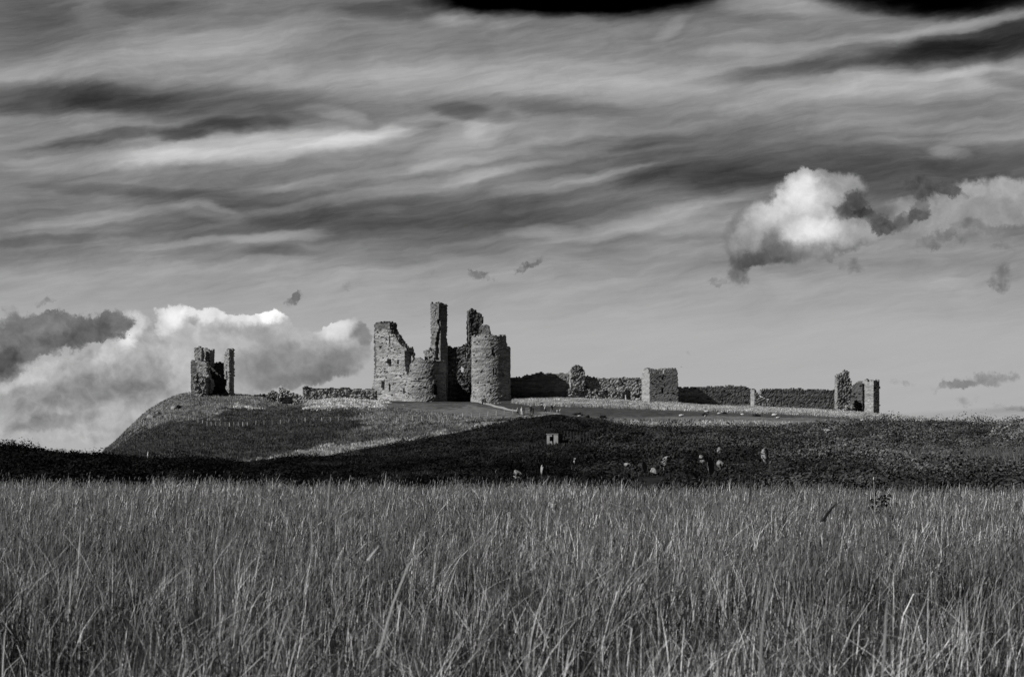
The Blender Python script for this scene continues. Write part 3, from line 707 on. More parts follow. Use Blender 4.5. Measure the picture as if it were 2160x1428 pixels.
r = root_at('corner_tower', 1810, 466, 'broken corner tower ending the walls, with a tall jagged spike beside a dark hollow', 'tower')
adopt(r, wall('spike', (1764, 465), (1797, 466), 2.0, Q5((1620, 520), (1628, 100), (1650, 92), (1690, 75), (1705, 58), (1722, 50), (1745, 70), (1753, 150), (1768, 156), (1768, 215), (1790, 225), (1775, 300), (1750, 330), (1750, 520)),
             niches=[(Q5((1711, 218), (1727, 218), (1727, 262), (1711, 262)), 1.2)], seed=19, rubble=0.2, jit=0.09, tlo=0.2, thi=0.55))
adopt(r, wall('inner_wall', (1790, 474), (1826, 471), 1.6, Q5((1735, 560), (1745, 330), (1768, 212), (1800, 180), (1845, 160), (1890, 157), (1905, 560)), seed=20, tlo=0.1, thi=0.25,  # shade of the hollow put into the darker stone tone
             holes=[Q5((1785, 300), (1797, 300), (1797, 312), (1785, 312)), Q5((1812, 318), (1822, 318), (1822, 330), (1812, 330))]))
adopt(r, solid('pier', 1839, 467, 2.75, 4.6, 28, Q5((1868, 560), (1872, 220), (1868, 165), (1885, 158), (1910, 155), (1912, 140), (1927, 142), (1932, 156), (1990, 148), (2036, 152), (2040, 240), (2036, 560)), 876, seed=21, mat=M_ASHLAR, jit=.05, tlo=0.24, thi=0.62))
adopt(r, solid('fallen_stones', 1792, 464, 5.5, 2.4, 8, Q5((1660, 520), (1690, 440), (1720, 400), (1770, 395), (1800, 430), (1830, 480), (1840, 520)), 872, seed=22, rubble=0.9, jit=0.18, tlo=0.3, thi=0.65))

# ---------------------------------------------------------------- left tower on the hill
r = root_at('hilltop_tower', 452, 450, 'lone ruined tower with three battlemented turrets at the top of the left hill', 'tower')
adopt(r, wall('front_wall', (409, 447.2), (448, 445.8), 1.7, Q2((218, 1140), (220, 430), (205, 410), (195, 188), (183, 182), (183, 134), (235, 134), (240, 158), (275, 160), (277, 130), (300, 115), (322, 120), (325, 400), (395, 400), (415, 420), (440, 500), (428, 580), (460, 650), (480, 740), (520, 760), (542, 840), (525, 950), (490, 1010), (480, 1140)),
             niches=[(Q2((293, 565), (304, 565), (304, 605), (293, 605)), 0.8)], seed=23, tlo=0.32, thi=0.66))
adopt(r, solid('left_turret', 420.5, 449.4, 1.75, 2.4, -22, Q2((200, 620), (195, 188), (183, 182), (183, 134), (235, 134), (240, 158), (275, 160), (277, 130), (300, 115), (333, 122), (340, 175), (360, 180), (362, 225), (390, 232), (390, 335), (372, 340), (372, 400), (400, 420), (400, 620)), 800, seed=24, tlo=0.32, thi=0.62))
adopt(r, wall('side_wall', (413, 447.5), (424, 455), 1.3, [(405, 880), (405, 763), (430, 761), (430, 880)], seed=25))
adopt(r, solid('middle_turret', 441.5, 452.5, 1.75, 2.4, -22, Q2((400, 520), (395, 200), (390, 150), (430, 146), (440, 165), (455, 150), (475, 170), (490, 166), (500, 185), (520, 190), (540, 200), (545, 160), (560, 150), (590, 150), (592, 435), (580, 515), (530, 460), (410, 445)), 790, seed=26, tlo=0.32, thi=0.62))
adopt(r, wall('back_wall', (430, 454.5), (480, 452.5), 1.5, Q2((390, 1140), (395, 440), (430, 440), (530, 450), (620, 436), (680, 428), (790, 435), (830, 440), (830, 1140)), seed=27, tlo=0.08, thi=0.22,  # shadow of the side wall put into the darker stone tone
             holes=[Q2((750, 965), (760, 965), (760, 1010), (750, 1010))]))
adopt(r, solid('right_turret', 484, 448.2, 2.15, 1.9, -42, Q2((815, 1140), (822, 900), (782, 880), (778, 760), (765, 680), (778, 560), (790, 430), (805, 340), (808, 240), (830, 205), (858, 192), (860, 155), (915, 155), (918, 180), (935, 180), (938, 155), (988, 155), (985, 190), (978, 1030), (1000, 1050), (980, 1140)), 832, seed=28, tlo=0.28, thi=0.62, rubble=0.15,
                extra=lambda q: ~(inpoly(Q2((800, 765), (858, 765), (858, 890), (800, 890)), q['px'], q['py']) & (q['ly'] < 1.0))))
adopt(r, solid('rubble_mass', 422, 444.2, 3.9, 2.2, -12, Q2((170, 1190), (200, 1050), (170, 880), (150, 745), (175, 700), (190, 650), (260, 630), (320, 645), (370, 720), (430, 740), (460, 800), (455, 900), (460, 1020), (480, 1190)), 838, seed=29, rubble=0.6, jit=0.13, tlo=0.18, thi=0.52))

# ---------------------------------------------------------------- low walls between hill tower and gatehouse
r = root_at('low_ruined_wall', 715, 463, 'low ragged rubble wall running left from the gatehouse with a dark top', 'wall')
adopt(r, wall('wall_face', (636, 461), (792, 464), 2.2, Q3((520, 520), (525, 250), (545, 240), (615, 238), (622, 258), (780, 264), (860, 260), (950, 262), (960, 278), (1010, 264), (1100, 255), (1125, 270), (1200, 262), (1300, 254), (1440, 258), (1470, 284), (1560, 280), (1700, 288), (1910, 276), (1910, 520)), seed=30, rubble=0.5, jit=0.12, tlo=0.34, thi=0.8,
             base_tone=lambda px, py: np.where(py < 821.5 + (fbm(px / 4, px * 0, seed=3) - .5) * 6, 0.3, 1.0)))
r = root_at('ruined_outbuilding', 590, 455, 'small collapsed stone building with a dark opening, between the hill tower and the low wall', 'ruin')
adopt(r, wall('wall_face', (527, 450.5), (641, 452), 2.4, [(526, 880), (530, 838), (540, 834), (552, 832), (562, 833), (568, 829), (575, 826), (583, 828), (587, 833), (587.5, 820), (599, 819.5), (607, 824), (613, 828), (620, 828.5), (626, 832), (634, 834), (640, 838), (640, 880)],
             niches=[([(597, 838), (618, 837), (618, 852), (598, 853)], 2.0)], seed=31, rubble=0.3, jit=0.09, tlo=0.42, thi=0.9))
adopt(r, solid('rubble_mass', 576, 448.5, 3.4, 2.0, 5, [(562, 870), (563, 836), (568, 828), (576, 825), (583, 829), (586, 845), (586, 870)], 848, seed=32, rubble=0.6, jit=0.14, tlo=0.25, thi=0.6))

# ================================================================ rocks
import bmesh
def rock_mesh(name, sx, sy, sz, seed, ang=0.25, flat=False, sub=3):
    bm = bmesh.new(); bmesh.ops.create_icosphere(bm, subdivisions=sub, radius=1)
    c = np.array([v.co[:] for v in bm.verts])
    d = 1 + (fbm(c[:, 0] * 1.3 + 9 * seed, c[:, 1] * 1.3, c[:, 2] * 1.3, seed=seed, oct=3) - .5) * 1.1
    c = c * d[:, None]
    rr = np.random.default_rng(seed)
    for _ in range(7):                      # split faces as quarried or frost-broken stone has
        n = rr.normal(size=3); n /= np.linalg.norm(n); h = rr.uniform(0.55, 0.85)
        e = np.clip(c @ n - h, 0, None); c -= e[:, None] * n * 0.92
    c *= np.array([sx, sy, sz]) / 2
    a = ang + seed; ca, sa = math.cos(a), math.sin(a)
    for v, q in zip(bm.verts, c): v.co = (q[0] * ca - q[1] * sa * 0.2, q[1], q[2])
    me = bpy.data.meshes.new(name); bm.to_mesh(me); bm.free()
    return me

boulders = [  # px, py of centre, width px, height px, distance, words, material
    (1091, 1000, 15, 14, 118, 'pale wedge-shaped rock low in the dark gorse, left of the oval one', M_ROCK),
    (1145, 990, 9, 17, 128, 'pale narrow upright rock in the dark gorse under the concrete hut', M_ROCK),
    (1032, 987, 8, 6, 140, 'small pale stone low in the dark gorse, leftmost of the scattered stones', M_RUBBLE),
    (1213, 972, 6, 9, 165, 'small pale stone alone in the gorse right of and below the concrete hut', M_ROCK),
    (1322, 980, 11, 8, 150, 'small pale stone in gorse, first one left of the group round the tall boulder', M_ROCK),
    (1360, 985, 12, 17, 140, 'ragged pale rock in gorse just left of the tall boulder', M_ROCK),
    (1380, 995, 12, 13, 132, 'leaning pale rock lowest in the group beside the tall boulder', M_ROCK),
    (1403, 976, 19, 22, 150, 'largest pale boulder, tall and square-shouldered, standing in the dark gorse', M_ROCK),
    (1402, 990, 18, 9, 146, 'broken pale slab under the tall square-shouldered boulder', M_ROCK),
    (1479, 965, 9, 9, 165, 'small pale stone on top of the cluster right of the tall boulder', M_ROCK),
    (1482, 975, 12, 9, 160, 'rounded pale stone in the middle of the cluster right of the tall boulder', M_ROCK),
    (1500, 987, 12, 24, 140, 'tall thin pale rock, lowest of the cluster right of the tall boulder', M_ROCK),
    (1520, 980, 14, 13, 145, 'pale slanting rock at the right edge of the stone cluster', M_ROCK),
    (1517, 950, 6, 9, 180, 'tiny pale upright stone above the stone cluster', M_ROCK),
    (1540, 922, 7, 4, 220, 'tiny flat pale stone high in the gorse right of the cluster', M_ROCK),
    (1614, 960, 20, 20, 170, 'pale angular boulder with a flat top standing apart on the right in gorse', M_ROCK),
    (1745, 908, 11, 8, 262, 'dull rounded boulder at the top edge of the right gorse bank', M_RUBBLE),
    (2112, 955, 6, 5, 170, 'tiny white stone in scrub at the far right edge', M_ROCK),
    (335, 873, 9, 6, 430, 'pale stone high on the steep left slope, nearest the skyline', M_ROCK),
    (319, 880, 9, 7, 428, 'pale stone on the left slope, just under the one nearest the skyline', M_ROCK),
    (303, 887, 8, 6, 426, 'pale stone lowest on the steep left slope', M_ROCK),
    (341, 881, 9, 6, 420, 'pale stone on the left slope, right of the skyline group', M_ROCK),
    (368, 862, 8, 5, 425, 'pale stone beside a dark hollow below the hill tower', M_ROCK),
]
rock_spots = []
for n, (px, py, w, h, Y, words, mt) in enumerate(boulders):
    if Y < 300:
        _, Y, _ = at_py(px, py + h * .5 + 14, 80, 330)
    else: _, Y, _ = at_py(px, py + h * .4, 300, 449)
    kk = 1.45 if Y < 300 else 1.9; sx, sz = w * Y / F * kk, h * Y / F * kk
    o = link('boulder', rock_mesh('boulder', sx, max(sx, sz) * 0.8, sz, 100 + n), mt, loc=(float(toX(px, Y)), Y, float(toZ(py, Y))))
    tag(o, words, 'boulder', 'pale boulders scattered over the banks')
    o.rotation_euler = (0, 0, math.radians(-30))
    rock_spots.append((px, Y, w))
# loose stones left of the gatehouse and along the track
loose = [(793, 856, 3.6), (797, 854, 3), (802, 852.5, 3.4), (806, 850.5, 3), (810, 848.5, 2.6), (800, 857, 3), (851, 856, 4), (854, 859, 2.6), (1030, 850, 4), (1036, 851, 4), (1043, 852, 4), (1051, 852, 5), (1024, 849, 3.5), (1056, 850.5, 3), (632, 854, 4), (637, 853, 3.4), (629, 856, 3)] + \
        [(708 + q * 4.4, 861 + 0.02 * q * 4.4 + (q % 3) * .4, 2.4) for q in range(19)]
meL = [rock_mesh('loose_stone', 1, 1, 0.75, 300 + q, sub=2) for q in range(5)]
for m_ in meL: m_.materials.append(M_ROCK)
for n, (px, py, w) in enumerate(loose):
    x, y, z = at_py(px, py, 300, 470)
    o = bpy.data.objects.new('loose_stone', meL[n % 5]); COL.objects.link(o)
    s = w * y / F; o.scale = (s, s, s); o.location = (x, y, z + s * 0.2); o.rotation_euler = (0, 0, n * 1.7)
    if n < 8: tag(o, 'small pale loose stone heaped at the left foot of the gatehouse', 'stone', 'loose stones left of the gatehouse')
    elif n < 14: tag(o, 'small pale loose stone at the foot of the right gatehouse drum', 'stone', 'loose stones under the right drum')
    elif n < 17: tag(o, 'small pale loose stone fallen beside the collapsed outbuilding', 'stone', 'loose stones by the outbuilding')
    else: tag(o, 'small pale stone in the row edging the slope below the low ruined wall', 'stone', 'row of edging stones on the slope')

# ================================================================ path up to the gatehouse
pp = [(1000, 846.5), (1020, 851), (1045, 857.5), (1070, 864), (1088, 868)]
pv, pf = [], []
pts = [at_py(np.interp(t, range(5), [p[0] for p in pp]), np.interp(t, range(5), [p[1] for p in pp]), 300, 452) for t in np.linspace(0, 4, 25)]
for n, (x, y, z) in enumerate(pts):
    a = pts[max(0, n - 1)]; b = pts[min(24, n + 1)]
    d = Vector((b[0] - a[0], b[1] - a[1], 0)).normalized(); nn = Vector((-d.y, d.x, 0))
    for s in (-1, 0, 1):
        q = Vector((x, y, 0)) + nn * s * (0.9 + 0.25 * math.sin(n)); pv.append((q.x, q.y, float(ground(q.x, q.y)) + 0.09))
for n in range(24):
    for s in (0, 1): pf.append((n * 3 + s, n * 3 + s + 1, n * 3 + s + 4, n * 3 + s + 3))
tag(link('path', mk_mesh('path', pv, pf, True), M_PATH), kind='structure')

# ================================================================ fences
def box_mesh(name, sx, sy, sz, bev=0.0, z0=True):
    bm = bmesh.new(); bmesh.ops.create_cube(bm, size=1)
    for v in bm.verts: v.co = (v.co.x * sx, v.co.y * sy, (v.co.z + (0.5 if z0 else 0)) * sz)
    if bev: bmesh.ops.bevel(bm, geom=bm.edges[:], offset=bev, segments=2, affect='EDGES')
    me = bpy.data.meshes.new(name); bm.to_mesh(me); bm.free(); return me
def tube_mesh(name, pts, r, seg=5, taper=None):
    V_, Fc = [], []
    for n, p in enumerate(pts):
        p = Vector(p); a = Vector(pts[max(0, n - 1)]); b = Vector(pts[min(len(pts) - 1, n + 1)])
        d = (b - a).normalized(); u = d.orthogonal().normalized(); w = d.cross(u)
        rr = r if taper is None else r * taper[n]
        for q in range(seg):
            t = 2 * math.pi * q / seg
            V_.append(tuple(p + (u * math.cos(t) + w * math.sin(t)) * rr))
    for n in range(len(pts) - 1):
        for q in range(seg): Fc.append((n * seg + q, n * seg + (q + 1) % seg, (n + 1) * seg + (q + 1) % seg, (n + 1) * seg + q))
    return mk_mesh(name, V_, Fc, True)

def fence(name, label, guide, spacing, h, mat, y0, y1, r=0.07, rail=True, group=None):
    g_ = np.array(guide, float)
    xs = []; x = g_[0, 0]
    while x < g_[-1, 0]:
        xs.append(x); x += spacing(x)
    P = [at_py(x, np.interp(x, g_[:, 0], g_[:, 1]), y0, y1) for x in xs]
    P = [list(p) for p in P]
    for n in range(1, len(P) - 1):      # keep the line from jumping in depth
        P[n][1] = float(np.clip(P[n][1], P[n - 1][1] - 3, P[n - 1][1] + 3)); P[n][0] = float(toX(xs[n], P[n][1])); P[n][2] = float(ground(P[n][0], P[n][1]))
    root = empty(name, P[0]); tag(root, label, 'fence', group)
    me = box_mesh('post', r * 2, r * 2, h + 0.5, 0.015); me.materials.append(mat)
    for n, p in enumerate(P[:98]):
        o = bpy.data.objects.new('post', me); COL.objects.link(o)
        o.parent = root; o.location = (p[0] - P[0][0], p[1] - P[0][1], p[2] - P[0][2] - 0.5)
        o.rotation_euler = (random.uniform(-.06, .06), random.uniform(-.06, .06), random.uniform(0, 1)); o.scale = (1, 1, random.uniform(.92, 1.08))
    if rail:
        for hh in (0.97, 0.6, 0.25):
            o = link('wire', tube_mesh('wire', [(p[0] - P[0][0], p[1] - P[0][1], p[2] - P[0][2] + h * hh) for p in P], 0.012, 4), M_WIRE, root)
    return root
fence('post_and_wire_fence', 'line of pale wooden posts crossing the left hill up to the gate', [(256, 915), (301, 904), (329, 907), (394, 901), (457, 900), (516, 900), (575, 895), (632, 892), (668, 890), (722, 888), (780, 893), (860, 891), (930, 886), (1002, 880), (1027, 879), (1053, 876), (1078, 873), (1092, 871)],
      lambda x: 9.5 if x < 520 else 17.5, 1.02, M_WOOD, 330, 440)
fence('post_and_wire_fence', 'line of dark posts along the pale grass strip below the right curtain walls', [(1188, 861), (1273, 861), (1373, 865), (1432, 868), (1452, 869), (1512, 872), (1588, 877), (1663, 880), (1737, 885), (1793, 886), (1850, 888), (1890, 890)],
      lambda x: 20.0, 1.1, M_DARKWOOD, 330, 449, r=0.05)

# field gate across the track, between the two fences
gx, gy, gz = at_py(1105, 873, 330, 450)
root = empty('field_gate', (gx, gy, gz)); tag(root, 'small wooden field gate beside the walkers where the track meets the fence', 'gate')
gl = 2.0
for x in (0, gl): 
    link('gate_post', box_mesh('gate_post', 0.16, 0.16, 1.35, 0.02), M_DARKWOOD, root, (x, 0, -0.1))
for zz in (0.25, 0.5, 0.8, 1.1): link('rail', box_mesh('rail', gl - .16, 0.04, 0.08, 0.01), M_WOOD, root, (gl / 2, 0, zz))
br = link('brace', box_mesh('brace', 2.0, 0.03, 0.07, 0.01), M_WOOD, root, (gl / 2, -0.036, 0.66)); br.rotation_euler = (0, math.radians(-25), 0)

# dark notice board
bx_, by_, bz_ = at_py(1142.5, 866, 330, 450)
root = empty('notice_board', (bx_, by_, bz_)); tag(root, 'tall dark notice board with a white panel near the walkers', 'notice board')
link('board', box_mesh('board', 0.62, 0.10, 1.75, 0.02), M_DARKWOOD, root, (0, 0, 0))
link('panel', box_mesh('panel', 0.40, 0.02, 0.22, 0.005), M_WHITE, root, (0.0, -0.062, 1.28))
link('cap', box_mesh('cap', 0.72, 0.18, 0.07, 0.01), M_DARKWOOD, root, (0, 0, 1.75))

# concrete hut half buried in the gorse
hx, hY, hz = at_py(1166, 941, 100, 330); hs = 26 / 2.15 * 0 + 26 * hY / F / 2.15
root = empty('concrete_hut', (hx, hY, hz), math.radians(-24)); tag(root, 'small pale concrete hut with one dark window hole in the dark slope', 'hut')
HW, HH, HD = 2.15, 2.15, 1.6
link('wall', box_mesh('wall', 0.55, 0.3, HH - .12, 0.02), M_CONCRETE, root, (-HW / 2 + .275, 0, 0))
link('wall', box_mesh('wall', 0.85, 0.3, HH - .12, 0.02), M_CONCRETE, root, (HW / 2 - .425, 0, 0))
link('wall', box_mesh('wall', 0.444, 0.28, 0.85, 0.01), M_CONCRETE, root, (-HW / 2 + .775, 0.0, 0))
link('lintel', box_mesh('lintel', 0.444, 0.28, 0.38, 0.01), M_CONCRETE, root, (-HW / 2 + .775, 0.0, HH - .5))
link('side_wall', box_mesh('side_wall', 0.25, HD, HH - .14, 0.02), M_CONCRETE, root, (-HW / 2 + .14, HD / 2 + .15, 0))
link('side_wall', box_mesh('side_wall', 0.25, HD, HH - .14, 0.02), M_CONCRETE, root, (HW / 2 - .14, HD / 2 + .15, 0))
link('back_wall', box_mesh('back_wall', HW, 0.25, HH - .14, 0.02), M_CONCRETE, root, (0, HD + .28, 0))
link('roof', box_mesh('roof', HW + .18, HD + .75, 0.12, 0.02), M_CONCRETE, root, (0, HD / 2 + .1, HH - .12))
for q in range(5): link('rib', box_mesh('rib', 0.06, 0.05, 0.55, 0.01), M_CONCRETE, root, (-.72 + q * .34, -.17, 0.02))
root.scale = (hs, hs, hs)
# dark paling beside it
root = empty('paling_fence', (hx + 1.5, hY + 0.6, hz)); tag(root, 'dark wooden paling running right from the concrete hut', 'fence')
for q in range(9):
    o = link('post', box_mesh('post', 0.10, 0.10, 2.0 - q * 0.03, 0.01), M_DARKWOOD, root, (q * 0.42, q * 0.1, 0))
link('rail', tube_mesh('rail', [(0, 0, 1.7), (3.4, 0.8, 1.5)], 0.04), M_DARKWOOD, root)

# ================================================================ figures
def chains_mesh(chains, seg=10):
    """each chain is [(point, radius), ...]; capped tubes, fused later by a voxel remesh into one skin"""
    V_, Fc = [], []
    for ch in chains:
        b0 = len(V_); n = len(ch)
        pts = [Vector(c[0]) for c in ch]; rs = [c[1] for c in ch]
        pts = [pts[0] - (pts[1] - pts[0]).normalized() * rs[0] * .7] + pts + [pts[-1] + (pts[-1] - pts[-2]).normalized() * rs[-1] * .7]
        rs = [rs[0] * .45] + rs + [rs[-1] * .45]
        prev = None
        for k_, p in enumerate(pts):
            a = pts[max(0, k_ - 1)]; b = pts[min(len(pts) - 1, k_ + 1)]
            d = (b - a).normalized(); u = (prev - d * prev.dot(d)) if prev else d.orthogonal()
            u.normalize(); prev = u; w = d.cross(u)
            r_ = rs[k_]; rx, ry = (r_ if isinstance(r_, tuple) else (r_, r_)) if False else (r_, r_)
            for q in range(seg):
                t = 2 * math.pi * q / seg; V_.append(tuple(p + u * math.cos(t) * rx + w * math.sin(t) * ry))
        m = len(pts)
        for k_ in range(m - 1):
            for q in range(seg): Fc.append([b0 + k_ * seg + q, b0 + k_ * seg + (q + 1) % seg, b0 + (k_ + 1) * seg + (q + 1) % seg, b0 + (k_ + 1) * seg + q])
        Fc.append([b0 + q for q in range(seg)][::-1]); Fc.append([b0 + (m - 1) * seg + q for q in range(seg)])
    me = bpy.data.meshes.new('skin'); me.from_pydata(V_, [], Fc); me.update()
    return me
def fused(name, chains, mat, parent, vox_=0.02, flat=None):
    me = chains_mesh(chains); me.name = name
    if flat: 
        for v in me.vertices: v.co.y *= flat
    o = link(name, me, mat, parent)
    md = o.modifiers.new('remesh', 'REMESH'); md.mode = 'VOXEL'; md.voxel_size = vox_; md.use_smooth_shade = True
    return o

def person(px, py, h_m, rz, label, top, legs, head_mat=M_HAIR, stride=0.25, arm=(0.1, -0.1), y0=330, y1=450, lean=0.0):
    x, y, z = at_py(px, py, y0, y1)
    # the root carries the continuous body mesh as a part together with clothes and hair
    root = empty('person', (x, y, z), rz); tag(root, label, 'person', 'walkers near the castle')
    s = h_m / 1.72
    hip, kn, an = 0.90, 0.48, 0.08
    sl, sr = stride, -stride
    ch = []
    def leg(side, st):
        hx_ = 0.09 * side
        return [((hx_, 0, hip), .095), ((hx_, -st * .55 - .02, kn + .03), .065), ((hx_, -st * .85 + .02, .26), .06), ((hx_, -st * 1.0 + .05, an), .042)], [((hx_, -st + .07, .05), .042), ((hx_ * 1.15, -st - .13, .035), .038)]
    def arm_(side, sw):
        sh = Vector((.19 * side, 0, 1.42)); el = Vector((.25 * side, -sw * .35, 1.13)); wr = Vector((.25 * side, -sw * .95 - .04, .90))
        return sh, el, wr
    body = []
    for sd, st in ((1, sl), (-1, sr)):
        a, b = leg(sd, st); body += [a, b]
    body.append([((0, 0, .88), .13), ((0, 0, 1.05), .125), ((0, -lean * .5, 1.25), .145), ((0, -lean, 1.40), .13), ((0, -lean, 1.47), .07), ((0, -lean - .01, 1.53), .055)])
    body.append([((-.16, -lean, 1.43), .06), ((.16, -lean, 1.43), .06)])
    hd = Vector((0, -lean - .02, 1.62))
    body.append([(hd + Vector((0, 0, -.07)), .07), (hd + Vector((0, .01, .02)), .092), (hd + Vector((0, .01, .07)), .07)])
    body.append([(hd + Vector((0, -.085, -.02)), .018), (hd + Vector((0, -.105, -.03)), .014)])                 # nose
    for sd in (-1, 1): body.append([(hd + Vector((.088 * sd, .01, .0)), .018), (hd + Vector((.094 * sd, .012, -.03)), .014)])
    sleeves = []
    for sd, sw in ((1, arm[0]), (-1, arm[1])):
        sh, el, wr = arm_(sd, sw)
        body.append([(sh, .055), (el, .042), (wr, .028)]); sleeves.append([(sh, .068), (el, .056), (wr, .042)])
        pm = wr + Vector((0, -.01, -.07)); body.append([(wr, .028), (pm, .036)])
        for f, (dx, L_) in enumerate([(-.027, .07), (-.009, .08), (.009, .075), (.027, .06)]):
            k0 = pm + Vector((0, dx, -.02)); k1 = k0 + Vector((-.012 * sd, 0, -L_ * .5)); k2 = k1 + Vector((-.025 * sd, 0, -L_ * .4))
            body.append([(k0, .010), (k1, .009), (k2, .008)])
        body.append([(wr + Vector((0, -.03, -.04)), .012), (wr + Vector((-.02 * sd, -.06, -.08)), .010), (wr + Vector((-.03 * sd, -.065, -.11)), .009)])
    b = fused('body', body, M_SKIN, root, 0.012)
    j = fused('jacket', [[((0, 0, .84), .165), ((0, 0, 1.05), .155), ((0, -lean * .5, 1.25), .17), ((0, -lean, 1.41), .15), ((0, -lean, 1.47), .08)], [((-.17, -lean, 1.42), .075), ((.17, -lean, 1.42), .075)]] + sleeves, top, root, 0.02)
    tr = []
    for sd, st in ((1, sl), (-1, sr)):
        a, b2 = leg(sd, st); tr.append([(p, r_ + .022) for p, r_ in a])
    fused('trousers', tr + [[((-.08, 0, .90), .12), ((.08, 0, .90), .12)]], legs, root, 0.02)
    fused('hair', [[(hd + Vector((0, .03, .0)), .09), (hd + Vector((0, .02, .075)), .078)], [(hd + Vector((0, .06, -.02)), .06), (hd + Vector((0, .05, -.06)), .05)]], head_mat, root, 0.015)
    root.scale = (s, s, s)
    return root
R_ = math.radians
person(1018, 855, 1.75, R_(200), 'person in dark clothes standing before the right gatehouse drum', M_DARKCLOTH, M_DARKCLOTH, stride=.05, arm=(.3, -.1), y1=452)
person(1023, 855, 1.65, R_(140), 'person in dark clothes at the right of a pair before the gatehouse drum', M_DARKCLOTH, M_DARKCLOTH, stride=.1, arm=(.5, .2), y1=452)
person(1092, 876, 1.62, R_(250), 'walker in pale jacket and dark trousers at the left of the gate', M_PALECLOTH, M_DARKCLOTH, stride=.22, arm=(.3, -.2))
person(1100.5, 875, 1.6, R_(20), 'walker dressed all in pale clothes, just left of the gate', M_PALECLOTH, M_PALECLOTH, M_PALECLOTH, stride=.1)
person(1119.5, 873, 1.78, R_(30), 'walker in dark clothes with a pale hat leaning at the gate', M_DARKCLOTH, M_DARKCLOTH, M_PALECLOTH, stride=.1, lean=.08)
person(1150.5, 871, 1.72, R_(70), 'walker in a white top and dark trousers right of the notice board', M_WHITE, M_DARKCLOTH, M_PALECLOTH, stride=.2, arm=(.35, -.2))
person(1164, 869, 1.7, R_(60), 'rightmost walker, in a dark jacket with pale hair, near the dog', M_DARKCLOTH, M_MIDCLOTH, M_PALECLOTH, stride=.18)
person(312.5, 972, 1.45, R_(90), 'person in white alone at the foot of the left hill', M_WHITE, M_PALECLOTH, M_PALECLOTH, stride=.15, y0=250, y1=360)

def beast(name, label, cat, px, py, L, rz, m_body, m_dark, group=None, lying=False, sheep=True, y0=330, y1=452, graze=False):
    x, y, z = at_py(px, py, y0, y1)
    root = empty(name, (x, y, z), rz); tag(root, label, cat, group)
    s = L; hgt = 0.62
    zb = 0.24 if lying else hgt
    if sheep:
        fused('fleece', [[((-.42, 0, zb + .02), .17), ((-.2, 0, zb), .25), ((.12, 0, zb), .27), ((.38, 0, zb + .03), .20)], [((.40, 0, zb + .06), .13), ((.52, 0, zb + (.0 if graze else .20)), .09)], [((-.5, 0, zb + .06), .04), ((-.56, 0, zb - .1), .03)]], m_body, root, 0.03)
    else:
        fused('body', [[((-.40, 0, zb), .09), ((-.15, 0, zb - .01), .10), ((.15, 0, zb - .03), .13), ((.36, 0, zb + .02), .11)], [((.38, 0, zb + .06), .08), ((.50, 0, zb + .22), .065)], [((-.44, 0, zb + .04), .03), ((-.62, 0, zb + .22), .018)], [((.50, 0, zb + .25), .075), ((.68, 0, zb + .20), .035)],
                       [((.48, .05, zb + .30), .03), ((.47, .07, zb + .36), .014)], [((.48, -.05, zb + .30), .03), ((.47, -.07, zb + .36), .014)]] +
              [[((lx_, sd * .07, zb - .04), .06), ((lx_ + k1, sd * .07, zb * .5), .034), ((lx_ + k2, sd * .07, .05), .022), ((lx_ + k2 + .04, sd * .07, .02), .025)] for lx_, k1, k2 in ((.30, .0, .02), (-.36, -.08, .0)) for sd in (-1, 1)], m_body, root, 0.018)
        fused('collar_patch', [[((-.25, 0, zb + .02), .115), ((.02, 0, zb + .01), .128)]], m_dark, root, 0.02)
    if sheep:
        hz_ = zb + (-.22 if graze else .26)
        fused('head', [[((.54, 0, hz_ + .02), .075), ((.66, 0, hz_ - .05), .055), ((.74, 0, hz_ - .10), .038)], [((.54, .07, hz_ + .05), .02), ((.53, .14, hz_ + .03), .014)], [((.54, -.07, hz_ + .05), .02), ((.53, -.14, hz_ + .03), .014)]], m_dark, root, 0.015)
        if not lying:
            for lx_, k1, k2 in ((.30, .0, .0), (-.34, -.05, .02)):
                for sd in (-1, 1):
                    fused('leg', [[((lx_, sd * .12, zb - .15), .05), ((lx_ + k1, sd * .12, .24), .032), ((lx_ + k2, sd * .12, .03), .028)]], m_dark, root, 0.015)
        else:
            for sd in (-1, 1): fused('leg', [[((.28, sd * .16, .08), .045), ((.46, sd * .17, .05), .032), ((.34, sd * .19, .04), .028)]], m_dark, root, 0.015)
    root.scale = (s, s, s)
    return root
beast('dog', 'black and white dog on the mown grass right of the walkers', 'dog', 1178, 870.5, 0.85, R_(15), M_WHITE, M_DARKCLOTH, sheep=False)
sg = 'sheep grazing on the right pasture'
beast('sheep', 'white sheep nearest the square wall tower, on dark pasture', 'sheep', 1437, 878.5, 0.95, R_(10), M_WOOL, M_SHEEPFACE, sg, lying=True)
beast('sheep', 'white sheep grazing just above another sheep below the shadowed curtain wall', 'sheep', 1491, 873.5, 1.0, R_(190), M_WOOL, M_SHEEPFACE, sg, graze=True)
beast('sheep', 'small white sheep lying lowest of those below the shadowed wall', 'sheep', 1488, 879, 0.7, R_(60), M_WOOL, M_SHEEPFACE, sg, lying=True)
beast('sheep', 'white sheep lying by the fence, below the slanting wall shadow', 'sheep', 1517, 873.5, 0.75, R_(5), M_WOOL, M_SHEEPFACE, sg, lying=True)
beast('sheep', 'white sheep lying by the fence below the stone buttress', 'sheep', 1566, 875.5, 0.75, R_(170), M_WOOL, M_SHEEPFACE, sg, lying=True)
beast('sheep', 'largest white sheep, grazing below the notched wall end', 'sheep', 1634, 882, 1.15, R_(185), M_WOOL, M_SHEEPFACE, sg, graze=True)
